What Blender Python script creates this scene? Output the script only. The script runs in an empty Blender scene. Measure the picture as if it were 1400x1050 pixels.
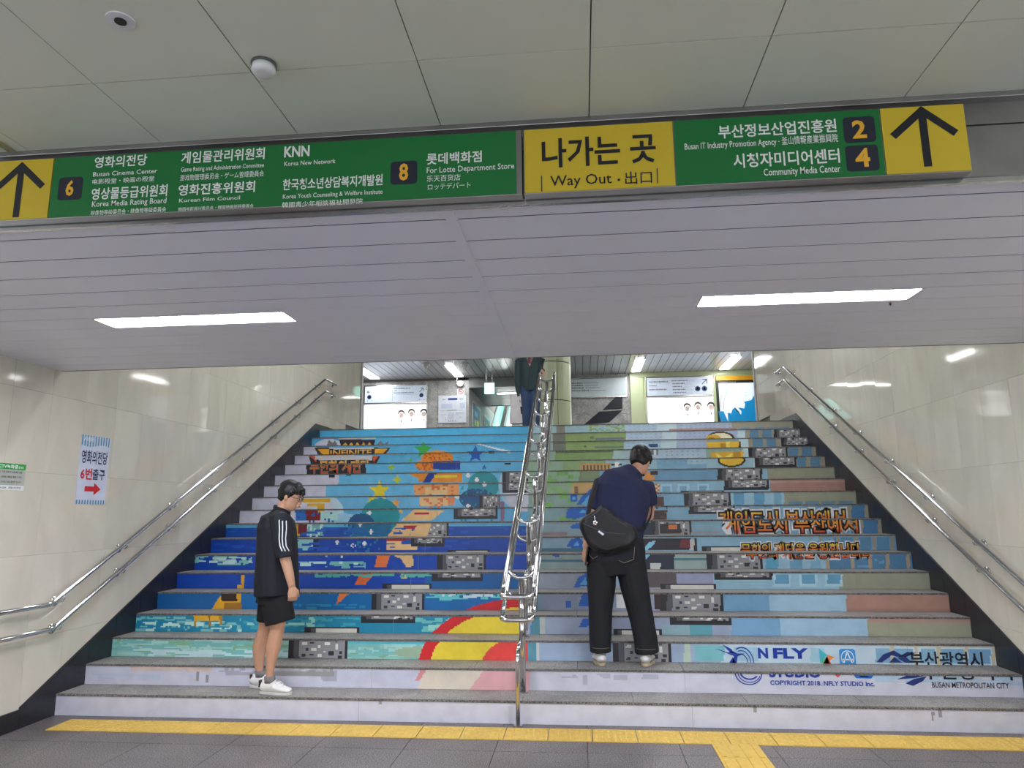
import bpy, bmesh, math, random
import numpy as np
from mathutils import Vector, Matrix, noise
from mathutils.bvhtree import BVHTree
random.seed(7)
SC = bpy.context.scene
COL = SC.collection
# ------------------------------------------------------------------ camera
F = 964.56
CX, CY, CZ = 0.4723, -5.4715, 1.5170
YAW, PIT, ROL = 0.095348, 0.179893, -0.0091555
_f = np.array([-math.sin(YAW)*math.cos(PIT), math.cos(YAW)*math.cos(PIT), math.sin(PIT)])
_r = np.array([math.cos(YAW), math.sin(YAW), 0.0]); _u = np.cross(_r, _f)
_c, _s = math.cos(ROL), math.sin(ROL)
R_, U_ = _c*_r+_s*_u, _c*_u-_s*_r
cam = bpy.data.cameras.new('camera'); camo = bpy.data.objects.new('camera', cam); COL.objects.link(camo)
cam.sensor_width = 36.0; cam.lens = F/1400*36.0; cam.clip_start = .05; cam.clip_end = 200
camo.matrix_world = Matrix(((R_[0], U_[0], -_f[0], CX), (R_[1], U_[1], -_f[1], CY), (R_[2], U_[2], -_f[2], CZ), (0, 0, 0, 1)))
SC.camera = camo
# ------------------------------------------------------------------ world, exposure, lamp strengths
w = bpy.data.worlds.new('world'); SC.world = w; w.use_nodes = True
w.node_tree.nodes['Background'].inputs[0].default_value = (.6, .65, .7, 1)
w.node_tree.nodes['Background'].inputs[1].default_value = .03
SC.view_settings.view_transform = 'Standard'; SC.view_settings.look = 'None'
SC.view_settings.gamma = 1; SC.view_settings.use_curve_mapping = False
SC.view_settings.exposure = 1.08
E_SOFFIT, E_LOBBY, E_UP, E_SCREEN, E_STAIR = 40.0, 16.0, 12.0, 1.0, 25.0
E_FILLPANEL = 1.7  # glow of the added lobby panels

# ------------------------------------------------------------------ survey: photo pixel -> point on a plane of the place
def U(x, y, ax, val):
    d = _f+R_*(x-700)/F-U_*(y-525)/F
    o = np.array([CX, CY, CZ]); t = (val-o[ax])/d[ax]
    return o+t*d

T, H, W, NS = 0.315, 0.1575, 7.3066, 18
HW = W/2
TOPZ, TOPY = NS*H, (NS-1)*T
ZSOF, YS0, YS1 = 2.663, -2.989, -0.30
ZLOB = 2.972
ZUP, YFAR = 5.385, 14.54
YEND = 7.52

# ------------------------------------------------------------------ materials
def lin(c):
    c = c/255.0
    return c/12.92 if c <= .04045 else ((c+.055)/1.055)**2.4
def L3(c, k=1.0): return tuple(min(1, lin(v)*k) for v in c)
MATS = {}
def mat(name, rgb, rough=.5, metal=0.0, var=.06, vscale=8.0, bump=0.0, bscale=60.0, spec=.5, emit=0.0, ecol=None, coat=0.0, alpha=1.0, rvar=0.0):
    if name in MATS: return MATS[name]
    m = bpy.data.materials.new(name); m.use_nodes = True; nt = m.node_tree; N = nt.nodes; L = nt.links
    b = N['Principled BSDF']; c = L3(rgb)
    b.inputs['Roughness'].default_value = rough; b.inputs['Metallic'].default_value = metal
    b.inputs['Specular IOR Level'].default_value = spec
    b.inputs['Coat Weight'].default_value = coat
    tc = N.new('ShaderNodeTexCoord'); ns = N.new('ShaderNodeTexNoise'); ns.inputs['Scale'].default_value = vscale; ns.inputs['Detail'].default_value = 5
    L.new(tc.outputs['Object'], ns.inputs['Vector'])
    rp = N.new('ShaderNodeValToRGB'); L.new(ns.outputs['Fac'], rp.inputs['Fac'])
    rp.color_ramp.elements[0].position = .3; rp.color_ramp.elements[1].position = .7
    rp.color_ramp.elements[0].color = (*[v*(1-var) for v in c], 1); rp.color_ramp.elements[1].color = (*[min(1, v*(1+var)) for v in c], 1)
    L.new(rp.outputs['Color'], b.inputs['Base Color'])
    if rvar:
        mr = N.new('ShaderNodeMapRange'); mr.inputs['To Min'].default_value = max(0, rough-rvar); mr.inputs['To Max'].default_value = rough+rvar
        L.new(ns.outputs['Fac'], mr.inputs['Value']); L.new(mr.outputs['Result'], b.inputs['Roughness'])
    if bump:
        n2 = N.new('ShaderNodeTexNoise'); n2.inputs['Scale'].default_value = bscale; n2.inputs['Detail'].default_value = 4
        L.new(tc.outputs['Object'], n2.inputs['Vector'])
        bp = N.new('ShaderNodeBump'); bp.inputs['Strength'].default_value = bump; bp.inputs['Distance'].default_value = .004
        L.new(n2.outputs['Fac'], bp.inputs['Height']); L.new(bp.outputs['Normal'], b.inputs['Normal'])
    if emit:
        b.inputs['Emission Color'].default_value = (*L3(ecol or rgb), 1); b.inputs['Emission Strength'].default_value = emit
    MATS[name] = m; return m

def granite(name, c1, c2, rough=.55, scale=220, blot=3.0, c3=None):
    m = bpy.data.materials.new(name); m.use_nodes = True; nt = m.node_tree; N = nt.nodes; L = nt.links
    b = N['Principled BSDF']; b.inputs['Roughness'].default_value = rough
    geo = N.new('ShaderNodeNewGeometry')
    ns = N.new('ShaderNodeTexNoise'); ns.inputs['Scale'].default_value = scale; ns.inputs['Detail'].default_value = 2
    L.new(geo.outputs['Position'], ns.inputs['Vector'])
    rp = N.new('ShaderNodeValToRGB'); rp.color_ramp.elements[0].position = .38; rp.color_ramp.elements[1].position = .62
    rp.color_ramp.elements[0].color = (*L3(c1), 1); rp.color_ramp.elements[1].color = (*L3(c2), 1)
    L.new(ns.outputs['Fac'], rp.inputs['Fac'])
    n2 = N.new('ShaderNodeTexNoise'); n2.inputs['Scale'].default_value = blot; n2.inputs['Detail'].default_value = 6; n2.inputs['Distortion'].default_value = .6
    L.new(geo.outputs['Position'], n2.inputs['Vector'])
    r2 = N.new('ShaderNodeValToRGB'); r2.color_ramp.elements[0].position = .35; r2.color_ramp.elements[1].position = .68
    r2.color_ramp.elements[0].color = (.72, .72, .72, 1); r2.color_ramp.elements[1].color = (1.08, 1.08, 1.08, 1)
    L.new(n2.outputs['Fac'], r2.inputs['Fac'])
    mx = N.new('ShaderNodeMix'); mx.data_type = 'RGBA'; mx.blend_type = 'MULTIPLY'; mx.inputs[0].default_value = 1
    L.new(rp.outputs['Color'], mx.inputs[6]); L.new(r2.outputs['Color'], mx.inputs[7])
    L.new(mx.outputs[2], b.inputs['Base Color'])
    bp = N.new('ShaderNodeBump'); bp.inputs['Strength'].default_value = .25; bp.inputs['Distance'].default_value = .002
    L.new(ns.outputs['Fac'], bp.inputs['Height']); L.new(bp.outputs['Normal'], b.inputs['Normal'])
    MATS[name] = m; return m

def marble(name, c1, c2, rough=.055):
    m = bpy.data.materials.new(name); m.use_nodes = True; nt = m.node_tree; N = nt.nodes; L = nt.links
    b = N['Principled BSDF']; b.inputs['Roughness'].default_value = rough; b.inputs['Specular IOR Level'].default_value = .5
    geo = N.new('ShaderNodeNewGeometry'); oi = N.new('ShaderNodeObjectInfo')
    vm = N.new('ShaderNodeVectorMath'); vm.operation = 'MULTIPLY_ADD'; vm.inputs[1].default_value = (1, 1, .35)
    cmb = N.new('ShaderNodeCombineXYZ'); L.new(oi.outputs['Random'], cmb.inputs[0]); L.new(oi.outputs['Random'], cmb.inputs[2])
    sc = N.new('ShaderNodeVectorMath'); sc.operation = 'SCALE'; sc.inputs[3].default_value = 7
    L.new(cmb.outputs[0], sc.inputs[0]); L.new(geo.outputs['Position'], vm.inputs[0]); L.new(sc.outputs[0], vm.inputs[2])
    ns = N.new('ShaderNodeTexNoise'); ns.inputs['Scale'].default_value = 3.2; ns.inputs['Detail'].default_value = 7; ns.inputs['Distortion'].default_value = 1.0
    L.new(vm.outputs[0], ns.inputs['Vector'])
    rp = N.new('ShaderNodeValToRGB'); rp.color_ramp.elements[0].position = .3; rp.color_ramp.elements[1].position = .72
    rp.color_ramp.elements[0].color = (*L3(c1), 1); rp.color_ramp.elements[1].color = (*L3(c2), 1)
    L.new(ns.outputs['Fac'], rp.inputs['Fac'])
    hs = N.new('ShaderNodeHueSaturation'); mr = N.new('ShaderNodeMapRange'); mr.inputs['To Min'].default_value = .975; mr.inputs['To Max'].default_value = 1.025
    L.new(oi.outputs['Random'], mr.inputs['Value']); L.new(mr.outputs['Result'], hs.inputs['Value']); L.new(rp.outputs['Color'], hs.inputs['Color'])
    L.new(hs.outputs['Color'], b.inputs['Base Color'])
    MATS[name] = m; return m

def printmat(name, rough=.35, grime=.12):
    m = bpy.data.materials.new(name); m.use_nodes = True; nt = m.node_tree; N = nt.nodes; L = nt.links
    b = N['Principled BSDF']; b.inputs['Roughness'].default_value = rough
    at = N.new('ShaderNodeAttribute'); at.attribute_name = 'print'
    geo = N.new('ShaderNodeNewGeometry'); ns = N.new('ShaderNodeTexNoise'); ns.inputs['Scale'].default_value = 9; ns.inputs['Detail'].default_value = 8
    L.new(geo.outputs['Position'], ns.inputs['Vector'])
    rp = N.new('ShaderNodeValToRGB'); rp.color_ramp.elements[0].position = .3; rp.color_ramp.elements[1].position = .6
    v = 1-grime; rp.color_ramp.elements[0].color = (v, v, v, 1); rp.color_ramp.elements[1].color = (1, 1, 1, 1)
    L.new(ns.outputs['Fac'], rp.inputs['Fac'])
    mx = N.new('ShaderNodeMix'); mx.data_type = 'RGBA'; mx.blend_type = 'MULTIPLY'; mx.inputs[0].default_value = 1
    L.new(at.outputs['Color'], mx.inputs[6]); L.new(rp.outputs['Color'], mx.inputs[7]); L.new(mx.outputs[2], b.inputs['Base Color'])
    MATS[name] = m; return m

M_PRINT = printmat('printed_vinyl')
M_SIGNP = printmat('sign_print', .3, .03)
M_MARBLE = marble('cream_marble', (206, 200, 184), (220, 214, 199))
M_STEP = granite('step_granite', (104, 100, 97), (190, 186, 181), .5, 170)
M_NOSE = granite('nosing_granite', (66, 63, 61), (150, 146, 141), .8, 120)
M_FLOOR = granite('floor_granite', (70, 64, 65), (148, 139, 140), .42, 120, 1.6)
M_GREYST = granite('grey_wall_granite', (150, 150, 150), (196, 196, 194), .35, 60, 4)
M_BASE = granite('black_stone', (24, 25, 32), (42, 43, 52), .3, 120, 2)
M_STEEL = mat('brushed_steel', (200, 200, 198), .22, 1.0, .05, 30)
M_STEELR = mat('fascia_steel', (150, 148, 145), .38, .9, .12, 5, rvar=.1)
M_CHROME = mat('polished_steel', (215, 215, 215), .10, 1.0, .03, 12)
M_SLAT = mat('soffit_slat_paint', (234, 235, 247), .38, 0, .02, 3)
M_SLATU = mat('upper_slat_paint', (190, 192, 196), .22, .25, .02, 3)
M_DARK = mat('dark_void', (30, 30, 32), .8)
M_LOB = mat('lobby_panel_paint', (222, 226, 210), .42, 0, .02, 2)
M_TACT = mat('tactile_yellow', (214, 178, 84), .55, 0, .08, 20, .2, 200)
M_WHITE = mat('white_enamel', (225, 225, 225), .35)
M_PVC = mat('white_plastic', (222, 222, 226), .4)
M_BLACKP = mat('black_plastic', (24, 24, 26), .4)
M_GREEN = mat('sign_green', (22, 112, 52), .28, 0, .03, 2)
M_YELL = mat('sign_yellow', (204, 178, 46), .28, 0, .03, 2)
M_PLATE = mat('sign_navy_plate', (34, 38, 52), .3)
M_PILL = mat('pale_green_panel', (206, 218, 178), .3, 0, .03, 3)
M_CONC = mat('concrete', (120, 118, 114), .8)
M_LAMP = mat('soffit_tube_glow', (255, 255, 255), .5, emit=E_SOFFIT, ecol=(244, 246, 255))
M_LOBFILL = mat('lobby_fill_glow', (255, 255, 255), .5, emit=E_LOBBY, ecol=(248, 250, 255))
M_LAMPU = mat('upper_tube_glow', (255, 255, 255), .5, emit=E_UP, ecol=(255, 255, 252))
M_STAIRFILL = mat('stairwell_fill_glow', (255, 255, 255), .5, emit=E_STAIR, ecol=(248, 250, 255))
M_FILLPANEL = mat('lobby_fill_glow_panel', (235, 240, 250), .4, emit=E_FILLPANEL, ecol=(232, 238, 255))
M_SCREEN = mat('backlit_white_panel', (245, 247, 250), .3, emit=E_SCREEN)
M_SCREEN2 = mat('backlit_header_panel', (196, 208, 224), .3, emit=.12)
M_EXIT = mat('lit_green_exit_panel', (150, 235, 205), .3, emit=1.1, ecol=(170, 240, 215))

# ------------------------------------------------------------------ mesh builder and object helpers
ORG = {}
def root(name, loc, label=None, cat=None, group=None, kind=None):
    o = bpy.data.objects.new(name, None); o.empty_display_size = .1; COL.objects.link(o)
    o.location = loc; ORG[o.name] = np.array(loc, float)
    if label: o['label'] = label
    if cat: o['category'] = cat
    if group: o['group'] = group
    if kind: o['kind'] = kind
    return o
def tag(o, label=None, cat=None, group=None, kind=None):
    if label: o['label'] = label
    if cat: o['category'] = cat
    if group: o['group'] = group
    if kind: o['kind'] = kind
    return o
def link(me, name, parent=None, mats=(), loc=None):
    o = bpy.data.objects.new(name, me); COL.objects.link(o)
    for m in mats: me.materials.append(m)
    if parent is not None:
        o.parent = parent; ORG[o.name] = ORG[parent.name].copy()
        if loc is not None: o.location = loc; ORG[o.name] = ORG[parent.name]+np.array(loc)
    else:
        ORG[o.name] = np.zeros(3)
    return o

class MB:
    def __init__(s): s.v = []; s.f = []; s.m = []
    def quad(s, a, b, c, d, mi=0):
        n = len(s.v); s.v += [tuple(a), tuple(b), tuple(c), tuple(d)]; s.f.append((n, n+1, n+2, n+3)); s.m.append(mi); return s
    def box(s, a, b, mi=0, bev=0.0):
        x0, y0, z0 = [min(p, q) for p, q in zip(a, b)]; x1, y1, z1 = [max(p, q) for p, q in zip(a, b)]
        n = len(s.v)
        s.v += [(x0, y0, z0), (x1, y0, z0), (x1, y1, z0), (x0, y1, z0), (x0, y0, z1), (x1, y0, z1), (x1, y1, z1), (x0, y1, z1)]
        for f in ((0, 3, 2, 1), (4, 5, 6, 7), (0, 1, 5, 4), (1, 2, 6, 5), (2, 3, 7, 6), (3, 0, 4, 7)): s.f.append(tuple(n+i for i in f)); s.m.append(mi)
        return s
    def prism(s, pts, d, mi=0):  # polygon pts (3D) extruded by vector d
        n = len(s.v); k = len(pts)
        s.v += [tuple(p) for p in pts]+[tuple(np.array(p)+np.array(d)) for p in pts]
        s.f.append(tuple(n+i for i in range(k))); s.m.append(mi)
        s.f.append(tuple(n+k+i for i in reversed(range(k)))); s.m.append(mi)
        for i in range(k):
            j = (i+1) % k; s.f.append((n+j, n+i, n+k+i, n+k+j)); s.m.append(mi)
        return s
    def tube(s, pts, r, seg=12, ref=None, mi=0, cap=True, closed=False):
        pts = [np.array(p, float) for p in pts]; n = len(pts)
        rr = r if isinstance(r, (list, tuple)) else [r]*n
        base = len(s.v); side = None
        for i, p in enumerate(pts):
            if closed: t = pts[(i+1) % n]-pts[i-1]
            else: t = pts[min(i+1, n-1)]-pts[max(i-1, 0)]
            t = t/(np.linalg.norm(t)+1e-12)
            if ref is not None: a = np.array(ref, float); a = a-t*(a@t)
            elif side is None: a = np.array([0, 0, 1.0]) if abs(t[2]) < .9 else np.array([1.0, 0, 0]); a = a-t*(a@t)
            else: a = side-t*(side@t)
            a = a/(np.linalg.norm(a)+1e-12); side = a; b = np.cross(t, a)
            ra, rb = rr[i] if isinstance(rr[i], (tuple, list)) else (rr[i], rr[i])
            for k in range(seg):
                th = 2*math.pi*k/seg; s.v.append(tuple(p+a*ra*math.cos(th)+b*rb*math.sin(th)))
        m = n if closed else n-1
        for i in range(m):
            for k in range(seg):
                k2 = (k+1) % seg; i2 = (i+1) % n
                s.f.append((base+i*seg+k, base+i*seg+k2, base+i2*seg+k2, base+i2*seg+k)); s.m.append(mi)
        if cap and not closed:
            s.f.append(tuple(base+k for k in reversed(range(seg)))); s.m.append(mi)
            s.f.append(tuple(base+(n-1)*seg+k for k in range(seg))); s.m.append(mi)
        return s
    def ball(s, c, r, seg=12, rings=8, rot=None, mi=0):
        rx, ry, rz = r if isinstance(r, (tuple, list)) else (r, r, r)
        c = np.array(c, float); Rm = np.array(rot) if rot is not None else np.eye(3)
        base = len(s.v)
        s.v.append(tuple(c+Rm@np.array([0, 0, rz])))
        for i in range(1, rings):
            ph = math.pi*i/rings
            for k in range(seg):
                th = 2*math.pi*k/seg; s.v.append(tuple(c+Rm@np.array([rx*math.sin(ph)*math.cos(th), ry*math.sin(ph)*math.sin(th), rz*math.cos(ph)])))
        s.v.append(tuple(c+Rm@np.array([0, 0, -rz]))); last = len(s.v)-1
        for k in range(seg):
            s.f.append((base, base+1+k, base+1+(k+1) % seg)); s.m.append(mi)
            s.f.append((last, base+1+(rings-2)*seg+(k+1) % seg, base+1+(rings-2)*seg+k)); s.m.append(mi)
        for i in range(rings-2):
            for k in range(seg):
                k2 = (k+1) % seg; a = base+1+i*seg
                s.f.append((a+k, a+seg+k, a+seg+k2, a+k2)); s.m.append(mi)
        return s
    def mesh(s, name, off=(0, 0, 0), smooth=False):
        me = bpy.data.meshes.new(name)
        v = np.array(s.v)-np.array(off)
        me.from_pydata(v.tolist(), [], s.f); me.polygons.foreach_set('material_index', s.m)
        if smooth: me.polygons.foreach_set('use_smooth', [True]*len(me.polygons))
        me.update(); return me
    def build(s, name, mats, parent=None, smooth=False, bevel=0.0):
        mats = mats if isinstance(mats, (list, tuple)) else [mats]
        off = ORG[parent.name] if parent is not None else (0, 0, 0)
        me = s.mesh(name, off, smooth); o = link(me, name, parent, mats)
        if bevel:
            md = o.modifiers.new('bevel', 'BEVEL'); md.width = bevel; md.segments = 2; md.limit_method = 'ANGLE'
        return o
def thing1(mb, name, mats, loc, label, cat, group=None, smooth=False, bevel=0.0):
    me = mb.mesh(name, loc, smooth); o = bpy.data.objects.new(name, me); COL.objects.link(o)
    for m in (mats if isinstance(mats, (list, tuple)) else [mats]): me.materials.append(m)
    o.location = loc; ORG[o.name] = np.array(loc, float); tag(o, label, cat, group)
    if bevel:
        md = o.modifiers.new('bevel', 'BEVEL'); md.width = bevel; md.segments = 2; md.limit_method = 'ANGLE'
    return o
def fillet(pts, r, n=6):
    pts = [np.array(p, float) for p in pts]; out = [pts[0]]
    for i in range(1, len(pts)-1):
        a, b, c = pts[i-1], pts[i], pts[i+1]
        d1 = (a-b); d2 = (c-b); l1, l2 = np.linalg.norm(d1), np.linalg.norm(d2); rr = min(r, l1*.49, l2*.49)
        p1 = b+d1/l1*rr; p2 = b+d2/l2*rr
        for k in range(n+1):
            t = k/n; out.append((1-t)**2*p1+2*t*(1-t)*b+t*t*p2)
    out.append(pts[-1]); return out
def piece(proto, parent, loc, rot=None, name=None):
    c = proto.copy(); COL.objects.link(c); c.parent = parent; c.location = loc
    if rot: c.rotation_euler = rot
    if name: c.name = name
    ORG[c.name] = ORG[parent.name]+np.array(loc); return c
def tiles(parent, name, me, mats, locs, jit=0.0):
    for m in mats: me.materials.append(m)
    out = []
    for i, l in enumerate(locs):
        o = bpy.data.objects.new(name, me); COL.objects.link(o); o.parent = parent; o.location = l
        if jit: o.rotation_euler = [random.gauss(0, jit) for _ in range(3)]
        out.append(o)
    return out

# ------------------------------------------------------------------ lettering
_TC = {}
def text_geo(body, bold=0.0):
    key = (body, bold)
    if key in _TC: return _TC[key]
    cu = bpy.data.curves.new('tmp', 'FONT'); cu.body = body; cu.resolution_u = 2; cu.offset = bold; cu.size = 1
    o = bpy.data.objects.new('tmp', cu); COL.objects.link(o)
    dg = bpy.context.evaluated_depsgraph_get()
    me = bpy.data.meshes.new_from_object(o.evaluated_get(dg))
    v = np.array([q.co[:2] for q in me.vertices]); f = [tuple(p.vertices) for p in me.polygons]
    bpy.data.objects.remove(o); bpy.data.curves.remove(cu); bpy.data.meshes.remove(me)
    _TC[key] = (v, f); return v, f
def set_print(me, cols):
    at = me.color_attributes.new('print', 'FLOAT_COLOR', 'CORNER')
    arr = []
    for p, c in zip(me.polygons, cols): arr += [c[0], c[1], c[2], 1.0]*p.loop_total
    at.data.foreach_set('color', arr)
def letter(parent, body, a, b, plane, col, bold=0.0, clip=None, bands=None, name='lettering', m=None, lift=0.0, k=1.0, slant=0.0):
    """fit text into the rectangle a=(u0,v0) b=(u1,v1) of plane=(origin,udir,vdir); col sRGB; clip=(v_lo,v_hi); bands=[(v,col)..]"""
    v, f = text_geo(body, bold)
    v0, _ = text_geo(body, 0.0)
    lo, hi = v0.min(0), v0.max(0)
    uv = (v-lo)/(hi-lo)*np.array([b[0]-a[0], b[1]-a[1]])+np.array(a)
    if slant: uv[:, 0] += slant*(uv[:, 1]-a[1])
    bm = bmesh.new(); vs = [bm.verts.new((p[0], p[1], 0)) for p in uv]
    for q in f:
        try: bm.faces.new([vs[i] for i in q])
        except ValueError: pass
    if clip:
        for z, s in ((clip[0], -1), (clip[1], 1)):
            bmesh.ops.bisect_plane(bm, geom=bm.verts[:]+bm.edges[:]+bm.faces[:], plane_co=(0, z, 0), plane_no=(0, s, 0), clear_outer=True)
    if bands:
        for z, c in bands[1:]:
            bmesh.ops.bisect_plane(bm, geom=bm.verts[:]+bm.edges[:]+bm.faces[:], plane_co=(0, z, 0), plane_no=(0, 1, 0))
    if not bm.faces: bm.free(); return None
    cols = []
    for fc in bm.faces:
        c = col
        if bands:
            y = fc.calc_center_median().y
            for z, cc in bands:
                if y >= z: c = cc
        cols.append(L3(c, k))
    o, ud, vd = [np.array(q, float) for q in plane]; nrm = np.cross(ud, vd)
    off = ORG[parent.name]
    for q in bm.verts:
        q.co = Vector((o+ud*q.co.x+vd*q.co.y+nrm*lift-off).tolist())
    me = bpy.data.meshes.new(name); bm.to_mesh(me); bm.free(); set_print(me, cols)
    return link(me, name, parent, [m or M_SIGNP])
def flat(parent, name, polys, plane, lift, m=None, k=1.0):
    """polys: list of (colour, [(u,v)...]) printed flat on a plane"""
    o, ud, vd = [np.array(q, float) for q in plane]; nrm = np.cross(ud, vd); off = ORG[parent.name]
    V = []; Fs = []; C = []
    for c, pts in polys:
        n = len(V)
        for (a, b) in pts: V.append((o+ud*a+vd*b+nrm*lift-off).tolist())
        Fs.append(tuple(range(n, n+len(pts)))); C.append(L3(c, k))
    me = bpy.data.meshes.new(name); me.from_pydata(V, [], Fs); set_print(me, C)
    return link(me, name, parent, [m or M_SIGNP])
def rc(x0, y0, x1, y1): return [(x0, y0), (x1, y0), (x1, y1), (x0, y1)]
def circ(cx, cy, rx, ry=None, n=20): ry = ry or rx; return [(cx+rx*math.cos(2*math.pi*i/n), cy+ry*math.sin(2*math.pi*i/n)) for i in range(n)]
def stroke(pts, w):
    out = []
    for (a, b) in zip(pts[:-1], pts[1:]):
        a = np.array(a, float); b = np.array(b, float); d = (b-a)/np.linalg.norm(b-a); n = np.array([-d[1], d[0]])*w/2
        out.append([tuple(a-n), tuple(b-n), tuple(b+n), tuple(a+n)])
    return out
def ringp(cx, cy, r, w, a0=0, a1=360, n=24):
    out = []
    for i in range(n):
        t0 = math.radians(a0+(a1-a0)*i/n); t1 = math.radians(a0+(a1-a0)*(i+1)/n)
        out.append([(cx+(r-w)*math.cos(t0), cy+(r-w)*math.sin(t0)), (cx+r*math.cos(t0), cy+r*math.sin(t0)), (cx+r*math.cos(t1), cy+r*math.sin(t1)), (cx+(r-w)*math.cos(t1), cy+(r-w)*math.sin(t1))])
    return out
#@@STRUCT
# ================================================================== SETTING
# ---- floor of the lobby: granite slabs
fl = root('floor', (0, 0, 0), kind='structure')
MB().box((-6.3, -12, -.2), (6.3, 0, -.012)).build('floor_bed', M_CONC, fl)
FT = .6
me = MB().box((-FT/2+.002, -FT/2+.002, -.012), (FT/2-.002, FT/2-.002, 0)).mesh('floor_slab')
locs = [(-5.83+FT*i, -.3-FT*j, 0) for i in range(20) for j in range(8)]
tiles(fl, 'floor_slab', me, [M_FLOOR], locs)
mb = MB()
mb.box((-6.3, -12, -.012), (6.3, -.3-FT*7.5, 0)); mb.build('floor_slab', M_FLOOR, fl)
# ---- tactile paving
tp = root('tactile_paving', (0, -.25, 0), 'yellow tactile strip along the foot of the stairs with a branch towards the viewer', 'tactile paving')
def tact(bars):
    m = MB(); m.box((-.148, -.133, 0), (.148, .133, .006))
    if bars:
        for i in range(4): m.box((-.115+.0767*i-.016, -.12, .006), (-.115+.0767*i+.016, .12, .011))
    else:
        for i in range(7):
            for j in range(6):
                x = -.126+.042*i; y = -.108+.0432*j
                n = len(m.v); r1, r2 = .014, .008
                for r, z in ((r1, .006), (r2, .0105)):
                    for k in range(6): m.v.append((x+r*math.cos(k*1.0472), y+r*math.sin(k*1.0472), z))
                for k in range(6):
                    k2 = (k+1) % 6; m.f.append((n+k, n+k2, n+6+k2, n+6+k)); m.m.append(0)
                m.f.append(tuple(n+6+k for k in range(6))); m.m.append(0)
    return m
me = tact(False).mesh('tactile_tile'); X0 = -3.42
tiles(tp, 'tactile_tile', me, [M_TACT], [(X0+.15+.302*i, .01, 0) for i in range(24)])
me = tact(True).mesh('tactile_tile')
tiles(tp, 'tactile_tile', me, [M_TACT], [(1.432, .01-.27*(j+1), 0) for j in range(6)])
# ---- staircase
st = root('staircase', (0, 0, 0), 'wide granite staircase whose risers carry a bright printed mural', 'stairs')
mb = MB()
for k in range(1, NS+1):
    mb.box((-HW+.005, (k-1)*T+.02, (k-2)*H if k > 1 else 0), (HW-.005, k*T+.02 if k < NS else TOPY+.4, k*H-.03))
mb.build('concrete_core', M_CONC, st)
SLW = W/9
def slab(w):
    m = MB(); m.box((-w/2+.0016, .016, -.03), (w/2-.0016, T+.004, 0), 0); m.box((-w/2+.0016, -.006, -.014), (w/2-.0016, .016, -.0005), 1); return m.mesh('tread_slab')
ms = slab(SLW); ms.materials.append(M_STEP); ms.materials.append(M_NOSE)
mh = slab(SLW/2); mh.materials.append(M_STEP); mh.materials.append(M_NOSE)
for k in range(1, NS+1):
    odd = k % 2; n = 9
    xs = [(-HW+SLW*(i+.5), ms) for i in range(9)] if not odd else [(-HW+SLW/4, mh)]+[(-HW+SLW*(i+1), ms) for i in range(8)]+[(HW-SLW/4, mh)]
    for x, m_ in xs:
        o = bpy.data.objects.new('tread_slab', m_); COL.objects.link(o); o.parent = st; o.location = (x, (k-1)*T, k*H)
RISER = {}
for k in range(1, NS+1):
    y = (k-1)*T
    r = MB().box((-HW+.004, y, (k-1)*H), (HW-.004, y+.02, k*H-.014)).build('riser_board', M_CONC, st)
    RISER[k] = r
# ---- upper landing and concourse floor
uf = root('floor', (0, TOPY, TOPZ), kind='structure')
mb = MB(); mb.box((-HW, TOPY+T+.004, TOPZ-.3), (HW, YEND, TOPZ)); mb.box((-11, YEND, TOPZ-.3), (11, 26, TOPZ)); mb.build('floor_bed', M_FLOOR, uf)
# ---- side walls with marble tiles
TW, TH = .388, .615
def side_wall(sx, name):
    wl = root(name, (sx*HW, 0, 0), kind='structure')
    MB().box((sx*(HW+.02), YS0-.02, -.1), (sx*(HW+.25), YEND, ZUP+.1)).build('wall_core', M_CONC, wl)
    me = MB().box((0, -TW/2+.0007, -TH/2+.0007), (sx*.02, TW/2-.0007, TH/2-.0007)).mesh('wall_tile')
    locs = []
    for i in range(-8, 20):
        yc = .024+TW*(i+.5)
        if yc-TW/2 < YS0-.05 or yc+TW/2 > YEND+.05: continue
        for j in range(-4, 5):
            zc = 2.462+TH*(j+.5)
            if zc+TH/2 < max(0, .5*(yc-TW/2)-.1) or zc > ZUP+.2: continue
            locs.append((0, yc, zc))
    tiles(wl, 'wall_tile', me, [M_MARBLE], locs, .0012)
    MB().box((sx*(HW-.004), YEND-.005, TOPZ), (sx*(HW+.255), YEND+.03, ZUP)).build('corner_trim', M_WHITE, wl)
    return wl
wall_left = side_wall(-1, 'wall_left'); wall_right = side_wall(1, 'wall_right')
# ---- black stone skirting following the stairs
for sx, nm in ((-1, 'baseboard_left'), (1, 'baseboard_right')):
    bs = root(nm, (sx*HW, 0, 0), kind='structure')
    def zt(y): return .135 if y < -.36 else .328+.4985*y
    def zb(y):
        return 0.0 if y <= 0 else .5*y-.16
    ys = [YS0, -1.7, -1.0, -.36]+[0.0+.33*i for i in range(1, 16)]+[5.19]
    for a, b in zip(ys[:-1], ys[1:]):
        ga, gb = a+.0015, b-.0015
        x = sx*(HW-.014); p = [(x, ga, zb(a)), (x, gb, zb(b)), (x, gb, zt(gb)), (x, ga, zt(ga))]
        if sx > 0: p = p[::-1]
        MB().prism(p, (sx*.014, 0, 0)).build('skirting_panel', M_BASE, bs)
    p = [(sx*(HW-.014), 5.19, 2.4), (sx*(HW-.014), 7.4, TOPZ), (sx*(HW-.014), 7.4, TOPZ+.06), (sx*(HW-.014), 5.74, TOPZ+.085), (sx*(HW-.014), 5.192, 2.914)]
    if sx > 0: p = p[::-1]
    MB().prism(p, (sx*.014, 0, 0)).build('skirting_panel', M_BASE, bs)
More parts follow.
